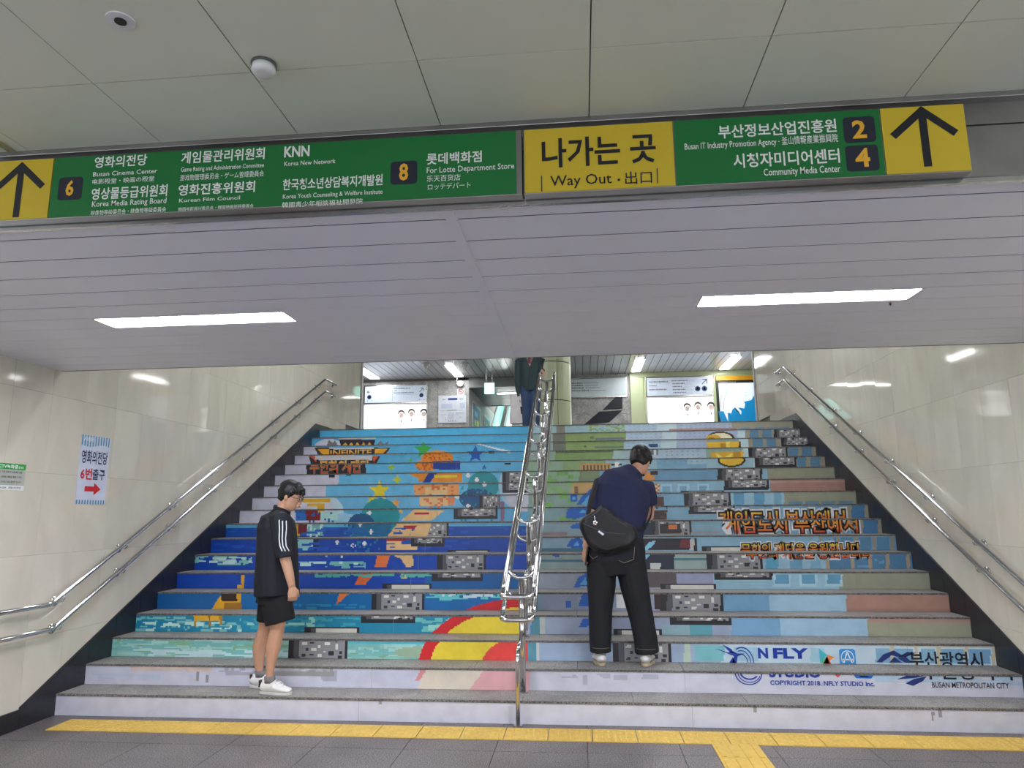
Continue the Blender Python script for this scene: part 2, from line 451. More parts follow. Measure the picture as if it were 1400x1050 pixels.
# ---- slatted soffit over the stairs
so = root('ceiling', (0, YS0, ZSOF), kind='structure')
MB().box((-HW, YS0, ZSOF+.064), (HW, YS1, ZSOF+.32)).build('ceiling_core', M_CONC, so)
MB().box((-HW, YS0, ZSOF+.032), (HW, YS1, ZSOF+.064)).build('joint_backing', mat('joint_shadow_grey', (52, 52, 58), .8), so)
GR = [-2.985, -2.865, -2.633, -2.4, -2.165, -1.93, -1.710, -1.498, -1.265, -1.01, -.757, -.505, YS1]
LAMPX = [(-2.372, -1.20), (1.148, 2.305)]
for (a, b) in zip(GR[:-1], GR[1:]):
    g = .015 if a < -1.9 else .006
    for (xa, xb) in ((-HW, -.034), (.010, HW)):
        segs = [(xa, xb)]
        if abs(a+1.710) < .01:
            lx = [q for q in LAMPX if xa < q[0] < xb][0]; segs = [(xa, lx[0]), (lx[1], xb)]
        for (p, q) in segs:
            MB().box((p, a+g/2, ZSOF), (q, b-g/2, ZSOF+.004)).build('soffit_slat', M_SLAT, so)
MB().box((-.033, YS0, ZSOF-.003), (.009, YS1, ZSOF+.02)).build('joint_cover_strip', M_SLAT, so)
# rear face of the downstand above the stairs, up to the upper ceiling
MB().box((-HW, YS1, ZSOF), (HW, YS1+.02, ZUP)).build('downstand_face', M_CONC, so)
# ---- steel fascia carrying the signs
fa = root('trim_1', (0, YS0, ZSOF), kind='structure')
MB().box((-6.3, YS0-.012, ZSOF+.008), (6.3, YS0+.1, 2.862)).build('fascia_panel', M_STEELR, fa)
MB().box((-6.3, YS0-.012, 2.868), (6.3, YS0+.1, ZLOB)).build('fascia_panel', M_STEELR, fa)
MB().box((-6.3, YS0-.004, 2.862), (6.3, YS0+.02, 2.868)).build('fascia_joint', M_DARK, fa)
MB().box((-6.3, YS0-.006, ZSOF-.012), (6.3, YS0+.012, ZSOF+.012)).build('edge_angle', M_STEEL, fa)
MB().box((-6.3, YS0-.05, ZLOB-.022), (6.3, YS0+.01, ZLOB)).build('edge_angle', M_STEELR, fa, bevel=.003)
MB().box((-6.3, YS0, ZLOB), (6.3, YS0+.1, 3.4)).build('fascia_core', M_CONC, fa)
# ---- lobby ceiling of square metal panels
lc = root('ceiling', (0, YS0, ZLOB), kind='structure')
JX = [-6.3+.565*0]
PW, PL = .563, 1.13
me = MB().box((-PW/2+.002, -PL/2+.002, 0), (PW/2-.002, PL/2-.002, .02)).mesh('ceiling_panel')
JY = -3.43
locs = []
for i in range(-11, 11):
    for j in range(0, 8): locs.append((-.025+PW*(i+.5), JY-PL*(j+.5)-YS0, 0))
tiles(lc, 'ceiling_panel', me, [M_LOB], locs, .0008)
me = MB().box((-PW/2+.002, JY+.002-YS0, 0), (PW/2-.002, -.002, .02)).mesh('ceiling_panel')
tiles(lc, 'ceiling_panel', me, [M_LOB], [(-.025+PW*(i+.5), 0, 0) for i in range(-11, 11)])
MB().box((-6.3, -12, ZLOB+.021), (6.3, YS0, ZLOB+.3)).build('ceiling_core', M_CONC, lc)
MB().box((-1.80, JY+.01, ZLOB-.003), (-1.765, YS0-.05, ZLOB+.01)).build('joint_cover_strip', mat('worn_strip', (150, 150, 110), .6, 0, .3, 30), lc)
# ---- lobby walls out of frame
for nm, a, b in (('wall_near_left', (-6.4, -12, 0), (-6.3, YS0, 3.4)), ('wall_near_right', (6.3, -12, 0), (6.4, YS0, 3.4)), ('wall_back', (-6.4, -12.1, 0), (6.4, -12, 3.4)),
                 ('wall_front_left', (-6.3, YS0, 0), (-HW-.02, YS0+.1, 3.0)), ('wall_front_right', (HW+.02, YS0, 0), (6.3, YS0+.1, 3.0))):
    o = MB().box(a, b).build(nm, mat('lobby_wall_paint', (205, 200, 180), .35), None); tag(o, kind='structure')
# unseen lobby lamps, added behind the viewer to light the scene
for i, (x, y) in enumerate(((-2.6, -5.9), (2.6, -5.9), (-2.6, -8.4), (2.6, -8.4), (0, -10.4))):
    o = MB(); o.box((x-.6, y-.1, ZLOB-.012), (x+.6, y+.1, ZLOB-.001))
    t = thing1(o, 'ceiling_lamp', M_LOBFILL, (x, y, ZLOB), 'added unseen fill lamp in the lobby behind the viewer, %s' % ('nearest left', 'nearest right', 'second row left', 'second row right', 'last one')[i], 'lamp')
for i, (a, b) in enumerate((((-6.28, -9.5, .7), (-6.2, -4.0, 2.3)), ((6.2, -9.5, .7), (6.28, -4.0, 2.3)), ((-3.5, -11.98, .7), (3.5, -11.9, 2.3)))):  # unseen glowing panels, added to brighten soffit and risers
    thing1(MB().box(a, b), 'added_fill_panel', M_FILLPANEL, tuple((np.array(a)+np.array(b))/2), 'large unseen glowing panel added for fill light behind the viewer, %s' % ('left wall', 'right wall', 'back wall')[i], 'advert panel')
# ---- upper ceiling of long slats
uc = root('ceiling', (0, YS1, ZUP), kind='structure')
SP = .2
me = MB().box((-SP/2+.007, 0, 0), (SP/2-.007, YFAR-YS1-.03, .005)).mesh('ceiling_slat')
tiles(uc, 'ceiling_slat', me, [M_SLATU], [(-10.9+SP*i, .02, 0) for i in range(110)])
MB().box((-11, YS1, ZUP+.035), (11, YFAR, ZUP+.3)).build('ceiling_core', M_DARK, uc)
# ---- far concourse wall
fw = root('wall_back', (0, YFAR, TOPZ), kind='structure')
XC, XD = -2.70, .24
MB().box((-11, YFAR+.02, TOPZ), (XC-.001, YFAR+.3, ZUP)).build('wall_core', M_CONC, fw)
GW, GH = .93, .70
def gtiles(x0, x1, z0=TOPZ):
    x = x0
    while x < x1-.01:
        xe = min(x+GW, x1); z = z0
        while z < ZUP-.15:
            ze = min(z+GH, ZUP-.06)
            MB().box((x+.003, YFAR, z+.003), (xe-.003, YFAR+.02, ze-.003)).build('stone_panel', M_GREYST, fw); z = ze
        x = xe
gtiles(XC-GW*4, XC); gtiles(XD, 1.93)
MB().box((-11, YFAR, TOPZ), (XC-GW*4, YFAR+.02, ZUP)).build('stone_panel', M_GREYST, fw)
MB().box((XD, YFAR+.02, TOPZ), (11, YFAR+.3, ZUP)).build('wall_core', M_CONC, fw)
# pale green wall panels on the right
GPL = mat('green_wall_panel', (196, 208, 166), .3, 0, .03, 3)
for a, b in ((1.93, 2.30), (2.30, 3.3), (3.3, 4.27), (4.27, 5.5), (5.5, 8.2), (8.2, 11)):
    MB().box((a+.003, YFAR-(.06 if a < 2 else .02), TOPZ), (b-.003, YFAR+.02, ZUP-.12)).build('wall_panel', GPL, fw)
MB().box((1.93, YFAR-.05, ZUP-.115), (11, YFAR+.02, ZUP)).build('wall_panel', GPL, fw)
MB().box((XD, YFAR-.01, ZUP-.055), (1.9, YFAR+.02, ZUP-.003)).build('shadow_gap_trim', M_GREYST, fw)
MB().box((XC, YFAR, 5.10), (XD, YFAR+.02, ZUP-.004)).build('opening_fascia', mat('fascia_grey', (120, 122, 124), .35), fw)
# two piece black banner painted across the stone
BB = mat('black_band', (30, 33, 44), .5)
pl = ((0, YFAR, 0), (1, 0, 0), (0, 0, 1))
def px(q, y=YFAR): a = U(*q, 1, y); return (a[0], a[2])
bb = root('wall_graphic', (1.1, YFAR, TOPZ), 'black slanted stripe in two pieces on the speckled stone wall under the white signboard', 'graphic')
P4 = [(840.5, 543.5), (851, 543.3), (851, 558.5), (824, 560.5)]; P5 = [(819, 563), (851, 561), (833, 577.5), (798, 581)]
for Pq in (P4, P5):
    pts = [(px(q)[0], YFAR-.02, px(q)[1]) for q in Pq]
    MB().prism(pts[::-1], (0, .018, 0)).build('black_panel', BB, bb)
# ---- side corridor with escalator
co = root('wall_corridor', (XC, YFAR, TOPZ), kind='structure')
y = YFAR
while y < 25:
    z = TOPZ
    while z < 4.95:
        MB().box((XC-.02, y+.003, z+.003), (XC, min(y+1.1, 25.4)-.003, min(z+GH, 5.15)-.003)).build('stone_panel', M_GREYST, co); z += GH
    y += 1.1
MB().box((XC-.3, YFAR+.02, TOPZ), (XC-.02, 25.5, 7.2)).build('wall_core', M_CONC, co)
MB().box((XD-.02, YFAR+.02, TOPZ), (XD+.2, 25.5, 7.2)).build('wall_core', M_GREYST, co)
cc = root('ceiling', (-1.2, YFAR, 5.1), kind='structure')
me = MB().box((XC, .005, 0), (XD, .295, .02)).mesh('ceiling_slat')
tiles(cc, 'ceiling_slat', me, [mat('corridor_slat', (112, 114, 116), .4)], [(1.2, .3*i, 0) for i in range(12)])
MB().box((XC, YFAR+.04, 5.13), (XD, 18.14, 5.4)).build('ceiling_core', M_DARK, cc)
MB().box((XC, 18.15, 5.09), (XD, 18.25, 7.2)).build('downstand_face', mat('downstand_paint', (70, 72, 76), .5), cc)
MB().box((XC-.3, 18.25, 7.2), (XD+.3, 25.7, 7.4)).build('ceiling_core', M_WHITE, cc)
o = MB().box((XC-.3, 25.5, TOPZ-.2), (XD+.3, 25.7, 7.4)).build('wall_corridor_end', mat('teal_shaft_paint', (150, 190, 186), .4), None); tag(o, kind='structure')
for sx, nm in ((-1, 'wall_far_left'), (1, 'wall_far_right')):
    o = MB().box((sx*11, YEND, TOPZ), (sx*11.2, YFAR+.3, ZUP+.3)).build(nm, M_GREYST, None); tag(o, kind='structure')
for sx, nm in ((-1, 'wall_turn_left'), (1, 'wall_turn_right')):
    o = MB().box((sx*(HW+.25), YEND-.25, TOPZ-.3), (sx*11.2, YEND, ZUP+.3)).build(nm, M_GREYST, None); tag(o, kind='structure')
# ================================================================== OBJECTS
def bracket(m, x, y, z, sx):
    """bracket from the wall plane x=sx*HW to the tube at (x,y,z)"""
    m.tube([(sx*HW, y+.0, z-.055), (sx*(HW-.012), y, z-.055)], .038, 14)
    m.tube(fillet([(sx*(HW-.01), y, z-.055), (x, y, z-.055), (x, y, z-.012)], .03, 4), .0105, 8)
BRY = [-.12, .61, 1.355, 2.11, 2.865, 3.605, 4.365, 5.10]
for sx, side in ((-1, 'left'), (1, 'right')):
    for lv, c0, zh, ze in (('upper', .982, .858, 3.645), ('lower', .775, .672, 3.457)):
        X = sx*(HW-.08)
        yb = (zh-c0)/.5
        t = root('wall_handrail', (X, 0, zh), 'steel tube handrail on the %s marble wall, %s one of the pair' % (side, lv), 'handrail')
        yt = 5.335 if lv == 'upper' else 5.36
        path = fillet([(X, -2.4, zh), (X, yb, zh), (X, yt, c0+.5*yt), (X, 5.86, ze), (sx*(HW-.01), 5.86, ze)], .05, 5)
        MB().tube(path, .0185, 14).build('rail_tube', M_CHROME, t, smooth=True)
        for y in [-1.7, -.9]+BRY:
            z = zh if y < yb else c0+.5*y
            m = MB(); bracket(m, X, y, z, sx); m.build('wall_bracket', M_CHROME, t, smooth=True)
        m = MB(); m.tube([(sx*HW, 5.86, ze), (sx*(HW-.012), 5.86, ze)], .035, 14); m.build('wall_flange', M_CHROME, t, smooth=True)
# ---- central double handrail
XR0, HWR = -.012, .115
ct = root('central_handrail', (XR0, 0, 0), 'polished steel double handrail on posts rising up the middle of the stairs', 'handrail')
CU, CL = .975, .815
def loop(c, name):
    pts = [(XR0-HWR, 5.25, c+.5*5.25), (XR0-HWR, -.05, c-.025), (XR0-HWR, -.20, c-.06), (XR0+HWR, -.20, c-.06), (XR0+HWR, -.05, c-.025), (XR0+HWR, 5.25, c+.5*5.25)]
    MB().tube(fillet(pts, .06, 5), .0185, 14).build(name, M_CHROME, ct, smooth=True)
loop(CU, 'rail_tube'); loop(CL, 'rail_tube')
for s in (-1, 1):   # rounded returns at the top joining upper and lower tube
    x = XR0+s*HWR
    MB().tube(fillet([(x, 5.24, CU+2.62), (x, 5.40, CU+2.70), (x, 5.40, CL+2.56), (x, 5.24, CL+2.62)], .06, 5), .0185, 12).build('rail_return', M_CHROME, ct, smooth=True)
PY = [.24, 1.06, 1.98, 2.86, 3.78, 4.72, 5.20]
def arc(y, c):
    z = c+.5*y; n = 12
    return [(XR0+HWR*math.cos(a), y, z-.085*math.sin(a)) for a in [math.pi*i/n for i in range(n+1)]]
for i, y in enumerate(PY):
    k = int(y//T)+1; zf = k*H
    zt = CU+.5*y-.085
    p = MB().tube([(XR0, y, zf), (XR0, y, zt)], .025, 14).build('post', M_CHROME, ct, smooth=True)
    MB().tube([(XR0, y, zf), (XR0, y, zf+.012)], .043, 16).build('base_flange', M_CHROME, p, smooth=False)
    MB().tube(arc(y, CU), .016, 10).build('cradle', M_CHROME, p, smooth=True)
    MB().tube(arc(y, CL), .014, 10).build('cradle', M_CHROME, p, smooth=True)
    yb = y-.30
    if i < 6:
        kb = max(0, math.floor(yb/T)+1) if yb > 0 else 0; zb = kb*H
        MB().tube(fillet([(XR0-.012, yb, zb), (XR0-.012, yb, zb+.50), (XR0, y-.01, zb+.60)], .06, 5), .0165, 12).build('brace_tube', M_CHROME, p, smooth=True)
        MB().tube([(XR0-.012, yb, zb), (XR0-.012, yb, zb+.012)], .034, 16).build('base_flange', M_CHROME, p)
# ---- direction signs
YSG = -3.05
SPL = ((0, YSG, 0), (1, 0, 0), (0, 0, 1))
def sg(q): a = U(*q, 1, YSG); return (a[0], a[2])
ZS0, ZS1 = 2.668, 2.9274
WH = (232, 234, 228); BK = (28, 30, 38); OR = (232, 176, 52)
def sign_box(x0, x1, label):
    t = root('direction_sign', ((x0+x1)/2, YSG, ZS0), label, 'sign')
    MB().box((x0, YSG+.004, ZS0), (x1, YS0-.013, ZS1)).build('sign_case', M_STEELR, t, bevel=.003); return t
def face(t, x0, x1, m, name): MB().box((x0+.0015, YSG, ZS0+.004), (x1-.0015, YSG+.006, ZS1-.004)).build(name, m, t)
s1 = sign_box(-1.8701, 0.2854, 'long green direction sign with yellow arrow square and exits 6 and 8')
face(s1, -1.8649, -1.5872, M_YELL, 'yellow_panel'); face(s1, -1.5851, 0.2649, M_GREEN, 'green_panel')
s2 = sign_box(0.2916, 1.8557, 'yellow and green direction sign reading Way Out with exits 2 and 4')
face(s2, 0.2936, 0.841, M_YELL, 'yellow_panel'); face(s2, 0.843, 1.5667, M_GREEN, 'green_panel'); face(s2, 1.5687, 1.8526, M_YELL, 'yellow_panel')
def sl(t, body, lb, rt, col=WH, bold=0.0):
    letter(t, body, sg(lb), sg(rt), SPL, col, bold, lift=.0012)
B1 = .018
for a in (
 ('영화의전당', (129, 230), (201.8, 210.8), B1), ('Busan Cinema Center', (127.3, 241.6), (215.5, 230.5), .006), ('电影殿堂・映画の殿堂', (126.5, 252.5), (211.4, 240.6), .004),
 ('영상물등급위원회', (124.7, 273.5), (229.4, 252.2), B1), ('Korea Media Rating Board', (125.5, 285.5), (228, 270.2), .006), ('映像物等级委员会・映像物等級委員会', (124.2, 294.8), (227.6, 282.6), .004),
 ('게임물관리위원회', (248, 224), (362.3, 201.8), B1), ('Game Rating and Administration Committee', (247.4, 237), (361.2, 222.6), .006), ('游戏物管理委员会・ゲーム管理委員会', (246.3, 247.6), (361.2, 233), .004),
 ('영화진흥위원회', (243.8, 267.8), (349, 247.2), B1), ('Korean Film Council', (245, 277), (328.4, 267.6), .006), ('韓國电影振兴委员会・韓國映画振興委員会', (243.8, 289), (347, 278.6), .004),
 ('KNN', (388.9, 215), (423.3, 199.3), .03), ('Korea New Network', (388.9, 227.2), (458.9, 217.2), .006),
 ('한국청소년상담복지개발원', (386.7, 260.4), (523.2, 238.2), B1), ('Korea Youth Counseling & Welfare Institute', (386.7, 274), (523.2, 258.8), .006), ('韓國靑少年相談福祉開發院', (385.6, 284.4), (496, 271), .004),
 ('롯데백화점', (583.5, 225.4), (658.4, 206.2), B1), ('For Lotte Department Store', (583.5, 239.5), (703, 222.6), .006), ('乐天百货店', (583.5, 249), (629.6, 238), .004), ('ロッテデパート', (585, 260), (643.5, 248.6), .004)):
    sl(s1, a[0], a[1], a[2], WH, a[3])
for a in (
 ('부산정보산업진흥원', (982.9, 189.6), (1142, 162.6), B1), ('Busan IT Industry Promotion Agency · 釜山情報産業振興院', (936.4, 207.6), (1144.6, 182.8), .006),
 ('시청자미디어센터', (1003.6, 230), (1146.4, 203.2), B1), ('Community Media Center', (1044.6, 243.6), (1148.2, 225.6), .006)):
    sl(s2, a[0], a[1], a[2], WH, a[3])
for a in (('나가는 곳', (741.9, 229.5), (894.6, 182.4), .022), ('Way Out', (752.7, 259.3), (835.8, 236.4), .006), ('出口', (855, 252.4), (890.8, 233.2), .006)):
    sl(s2, a[0], a[1], a[2], BK, a[3])
def vb(t, a, b, w=.0035):
    p, q = sg(a), sg(b); x = (p[0]+q[0])/2
    flat(t, 'divider_bar', [(BK, rc(x-w/2, p[1], x+w/2, q[1]))], SPL, .0012)
vb(s2, (740.6, 262), (740.4, 240.5)); vb(s2, (898.9, 251), (898.6, 230)); q = sg((846, 246)); flat(s2, 'dot', [(BK, circ(q[0], q[1], .005))], SPL, .0012)
def plate(t, lb, rt, body, glb, grt):
    (x0, z0), (x1, z1) = sg(lb), sg(rt); r = .014
    pts = []
    for cx, cz, a0 in ((x1-r, z1-r, 0), (x0+r, z1-r, 90), (x0+r, z0+r, 180), (x1-r, z0+r, 270)):
        pts += [(cx+r*math.cos(math.radians(a0+d)), YSG-.0006, cz+r*math.sin(math.radians(a0+d))) for d in (0, 22, 45, 68, 90)]
    MB().prism(pts[::-1], (0, .0012, 0)).build('number_plate', M_PLATE, t)
    letter(t, body, sg(glb), sg(grt), SPL, OR, .03, lift=.0018, name='exit_number')
plate(s1, (78, 274.2), (114.3, 241.2), '6', (90, 267.4), (101.6, 247.4))
plate(s1, (533.6, 252.9), (570.9, 219.4), '8', (546.3, 246.5), (557.7, 224.3))
plate(s2, (1154.9, 195.9), (1194.6, 158.4), '2', (1167.2, 189), (1181.6, 165.2))
plate(s2, (1158.2, 234.9), (1199.4, 197.2), '4', (1171.4, 228), (1186.8, 203.4))
def arrow(t, cx, z0, z1, w):
    s = .027; dv = np.array([w, .093]); dv = dv/np.linalg.norm(dv); nn = np.array([-dv[1], dv[0]])*s/2
    pz = z1-.006; oz = pz+(s/2)/dv[0]; iz = pz-(s/2)/dv[0]; P = []
    for m_ in (-1, 1):
        P.append(None)
    P[0] = [(cx+(-w)+nn[0], z1-.099+nn[1]), (cx, oz), (cx, iz), (cx+(-w)-nn[0], z1-.099-nn[1])]
    P[1] = [(cx+w-nn[0], z1-.099+nn[1]), (cx, oz), (cx, iz), (cx+w+nn[0], z1-.099-nn[1])]
    sl_ = (s/2)*dv[1]/dv[0]
    P += [[(cx-s/2, z0), (cx, z0), (cx, iz), (cx-s/2, iz-sl_)], [(cx, z0), (cx+s/2, z0), (cx+s/2, iz-sl_), (cx, iz)]]
    flat(t, 'arrow', [(BK, p) for p in P], SPL, .0012)
arrow(s1, -1.7215, 2.6803, 2.9038, .100); arrow(s2, 1.7091, 2.6926, 2.912, .106)
# ---- things on the lobby ceiling
t = root('ceiling_speaker', (-.858, -3.716, ZLOB), 'small round white ceiling speaker with dark centre, left of the smoke detector', 'speaker')
MB().tube([(-.858, -3.716, ZLOB-.004), (-.858, -3.716, ZLOB)], .040, 28).build('cover_ring', M_PVC, t)
MB().tube([(-.858, -3.716, ZLOB-.007), (-.858, -3.716, ZLOB-.004)], .017, 20).build('grille', M_BLACKP, t)
t = root('smoke_detector', (-.527, -3.47, ZLOB), 'white domed smoke detector beside a ceiling panel joint', 'smoke detector')
MB().tube([(-.527, -3.47, ZLOB), (-.527, -3.47, ZLOB-.008), (-.527, -3.47, ZLOB-.009)], [.041, .041, .036], 28).build('base_ring', mat('steel_ring', (120, 120, 120), .3, .8), t)
MB().tube([(-.527, -3.47, ZLOB-.009), (-.527, -3.47, ZLOB-.028), (-.527, -3.47, ZLOB-.036), (-.527, -3.47, ZLOB-.038)], [.037, .038, .032, .018], 28).build('dome', M_WHITE, t, smooth=True)
# ---- lamps in the soffit
for i, (xa, xb) in enumerate(LAMPX):
    t = root('fluorescent_lamp', ((xa+xb)/2, -1.6, ZSOF), 'lit fluorescent lamp recessed in the slatted soffit, %s of the two' % ('left one', 'right one')[i], 'lamp', 'lamps in the slatted soffit')
    m = MB(); y0, y1 = -1.706, -1.502
    m.box((xa, y0, ZSOF+.024), (xb, y1, ZSOF+.028)); m.build('reflector_tray', M_WHITE, t)
    for a, b in (((xa-.004, y0, ZSOF-.004), (xa+.01, y1, ZSOF+.025)), ((xb-.01, y0, ZSOF-.004), (xb+.004, y1, ZSOF+.025)), ((xa, y0-.004, ZSOF-.004), (xb, y0+.008, ZSOF+.025)), ((xa, y1-.008, ZSOF-.004), (xb, y1+.004, ZSOF+.025))):
        MB().box(a, b).build('frame_edge', M_WHITE, t)
    m = MB(); m.box((xa+.012, y0+.01, ZSOF+.006), (xb-.012, y1-.01, ZSOF+.012)); m.build('diffuser', M_LAMP, t)
# ---- notices on the left wall
def wplane(sx=-1): return ((-HW, 0, 0), (0, 1, 0), (0, 0, 1)) if sx < 0 else ((HW, 0, 0), (0, -1, 0), (0, 0, 1))
WPL = wplane()
t = root('direction_poster', (-HW, .19, 1.617), 'tall white poster with blue striped ends and a red arrow on the left wall', 'poster')
y0, y1, z0, z1 = .008, .374, 1.617, 2.190
MB().box((-HW, y0, z0), (-HW+.003, y1, z1)).build('poster_board', mat('poster_white', (208, 214, 232), .3), t)
P = []
for i in range(11):
    a = y0+(y1-y0)*(i+.15)/11; b = y0+(y1-y0)*(i+.6)/11
    P.append(((74, 150, 186), rc(a, z1-.085-.012*math.sin(i*.6), b, z1))); P.append(((74, 150, 186), rc(a, z0, b, z0+.034)))
ar = [(.10, 1.722), (.215, 1.722), (.215, 1.690), (.30, 1.742), (.215, 1.796), (.215, 1.764), (.10, 1.764)]
P.append(((205, 34, 44), ar))
flat(t, 'printed_graphics', P, WPL, .0038)
letter(t, '영화의전당', (y0+.022, 1.955), (y1-.022, 2.062), WPL, (24, 34, 84), .02, lift=.0038)
letter(t, '6번', (y0+.03, 1.822), (y0+.165, 1.912), WPL, (205, 30, 44), .03, lift=.0038)
letter(t, '출구', (y0+.175, 1.822), (y0+.33, 1.912), WPL, (24, 34, 84), .02, lift=.0038)
letter(t, '시네마', (y0+.03, z1-.055), (y0+.15, z1-.015), WPL, (235, 240, 240), .02, lift=.0045)
t = root('notice_board', (-HW, -.69, 1.708), 'green headed grey notice about CCTV recording on the left wall, at the picture edge', 'notice')
y0, y1, z0, z1 = -.86, -.552, 1.708, 1.899
MB().box((-HW, y0, z0), (-HW+.003, y1, z1)).build('notice_plate', mat('notice_grey', (176, 180, 172), .35), t)
flat(t, 'printed_graphics', [((40, 160, 70), rc(y0, z1-.042, y1, z1)), ((226, 228, 226), rc(y0, z0, y1, z0+.034))], WPL, .0036)
letter(t, 'CCTV녹화중', (y0+.03, z1-.035), (y1-.075, z1-.008), WPL, (240, 245, 240), .02, lift=.0042)
letter(t, '입니다.', (y1-.07, z1-.033), (y1-.02, z1-.015), WPL, (240, 245, 240), .02, lift=.0042)
for j, b_ in enumerate(('설치목적: 안전, 화재 및 범죄예방 활동', '촬영범위: 승강장, 대합실, 출입구, 계단', '촬영시간: 24시간 녹화 촬영중 입니다.')):
    letter(t, b_, (y0+.02, z1-.07-.035*j), (y1-.03, z1-.054-.035*j), WPL, (60, 64, 60), .01, lift=.0042)
letter(t, '☎ 678-6204   센텀시티역장', (y0+.03, z0+.008), (y1-.03, z0+.026), WPL, (50, 60, 90), .01, lift=.0042)
# small white stickers on the right wall, mirror lamps etc are reflections
# ---- big column
PCX, PCY, PR = -.115, 9.2, .43
t = root('column', (PCX, PCY, TOPZ), 'round pale green clad column behind the top of the central handrail', 'column')
a0 = math.atan2(-1, 0)+math.radians(22)
zz = TOPZ
ZR = [TOPZ, 3.775, 4.58, ZUP]
for r in range(3):
    for k in range(4):
        s = a0+k*math.pi/2+.013; e = a0+(k+1)*math.pi/2-.013
        n = 10; pts = [(PCX+PR*math.cos(s+(e-s)*i/n), PCY+PR*math.sin(s+(e-s)*i/n)) for i in range(n+1)]
        inn = [(PCX+(PR-.012)*math.cos(s+(e-s)*i/n), PCY+(PR-.012)*math.sin(s+(e-s)*i/n)) for i in range(n+1)]
        poly = pts+inn[::-1]; za, zb_ = ZR[r]+.008, ZR[r+1]-.008
        m = MB()
        for i in range(n):
            m.quad((*pts[i], za), (*pts[i+1], za), (*pts[i+1], zb_), (*pts[i], zb_))
            m.quad((*inn[i+1], za), (*inn[i], za), (*inn[i], zb_), (*inn[i+1], zb_))
            for z_ in (za, zb_): m.quad((*pts[i], z_), (*pts[i+1], z_), (*inn[i+1], z_), (*inn[i], z_))
        for q in (0, n): m.quad((*pts[q], za), (*inn[q], za), (*inn[q], zb_), (*pts[q], zb_))
        m.build('cladding_panel', M_PILL, t, smooth=False)
MB().tube([(PCX, PCY, TOPZ), (PCX, PCY, ZUP)], PR-.014, 32).build('column_core', M_DARK, t)
# ---- upper lamps
UL = [(-5.40, .27), (-2.93, .24), (2.08, .24), (4.50, .27)]
LB = ('leftmost above the first lit panel', 'above the white map notice', 'right of the column', 'rightmost above the blue sea map')
for i, (x, wd) in enumerate(UL):
    t = root('ceiling_lamp', (x, 13.4, ZUP), 'lit lamp in the upper slatted ceiling, %s' % LB[i], 'lamp', 'lamps in the upper ceiling')
    MB().box((x-wd/2-.02, 12.6, ZUP-.012), (x+wd/2+.02, 14.2, ZUP-.002)).build('lamp_tray', M_WHITE, t)
    for s in (-1, 1):
        MB().box((x+s*wd/4-wd/4+.012, 12.64, ZUP-.03), (x+s*wd/4+wd/4-.012, 14.16, ZUP-.012)).build('tube_cover', M_LAMPU, t)
for j, (x, y) in enumerate(((-5.4, 9.6), (-2.9, 9.6), (2.1, 9.6), (4.5, 9.6), (8, 12), (-8.5, 12))):
    o = MB().box((x-.13, y-.75, ZUP-.03), (x+.13, y+.75, ZUP-.002))
    thing1(o, 'ceiling_lamp', M_LAMPU, (x, y, ZUP), 'upper ceiling lamp hidden above the soffit, %s' % ('far left row', 'left row', 'right row', 'far right row', 'at the right wall', 'at the left wall')[j], 'lamp')
for j, (x, y) in enumerate(((-1.9, 1.6), (1.9, 1.6), (-1.9, 4.2), (1.9, 4.2))):  # unseen lamps added above the stairwell to light the steps
    o = MB().box((x-.6, y-.1, ZUP-.03), (x+.6, y+.1, ZUP-.002))
    thing1(o, 'ceiling_lamp', M_STAIRFILL, (x, y, ZUP), 'added stairwell fill lamp, unseen above the soffit, %s' % ('lower left', 'lower right', 'upper left', 'upper right')[j], 'lamp')
# ---- sprinklers / horn speakers on the upper ceiling
for j, (qx, nm) in enumerate(((582.5, 'the nearer to the far left lamp'), (636, 'beside the lamp over the map notice'))):
    a = U(qx, 497.5, 2, ZUP); x, y = a[0], a[1]
    t = root('ceiling_sprinkler', (x, y, ZUP), 'small white funnel shaped ceiling fitting, %s' % nm, 'sprinkler')
    MB().tube([(x, y, ZUP), (x, y, ZUP-.03)], [.12, .11], 20).build('ceiling_plate', M_WHITE, t)
    MB().tube([(x, y, ZUP-.03), (x, y, ZUP-.08), (x, y, ZUP-.16)], [.07, .04, .03], 16).build('nozzle', M_WHITE, t, smooth=True)
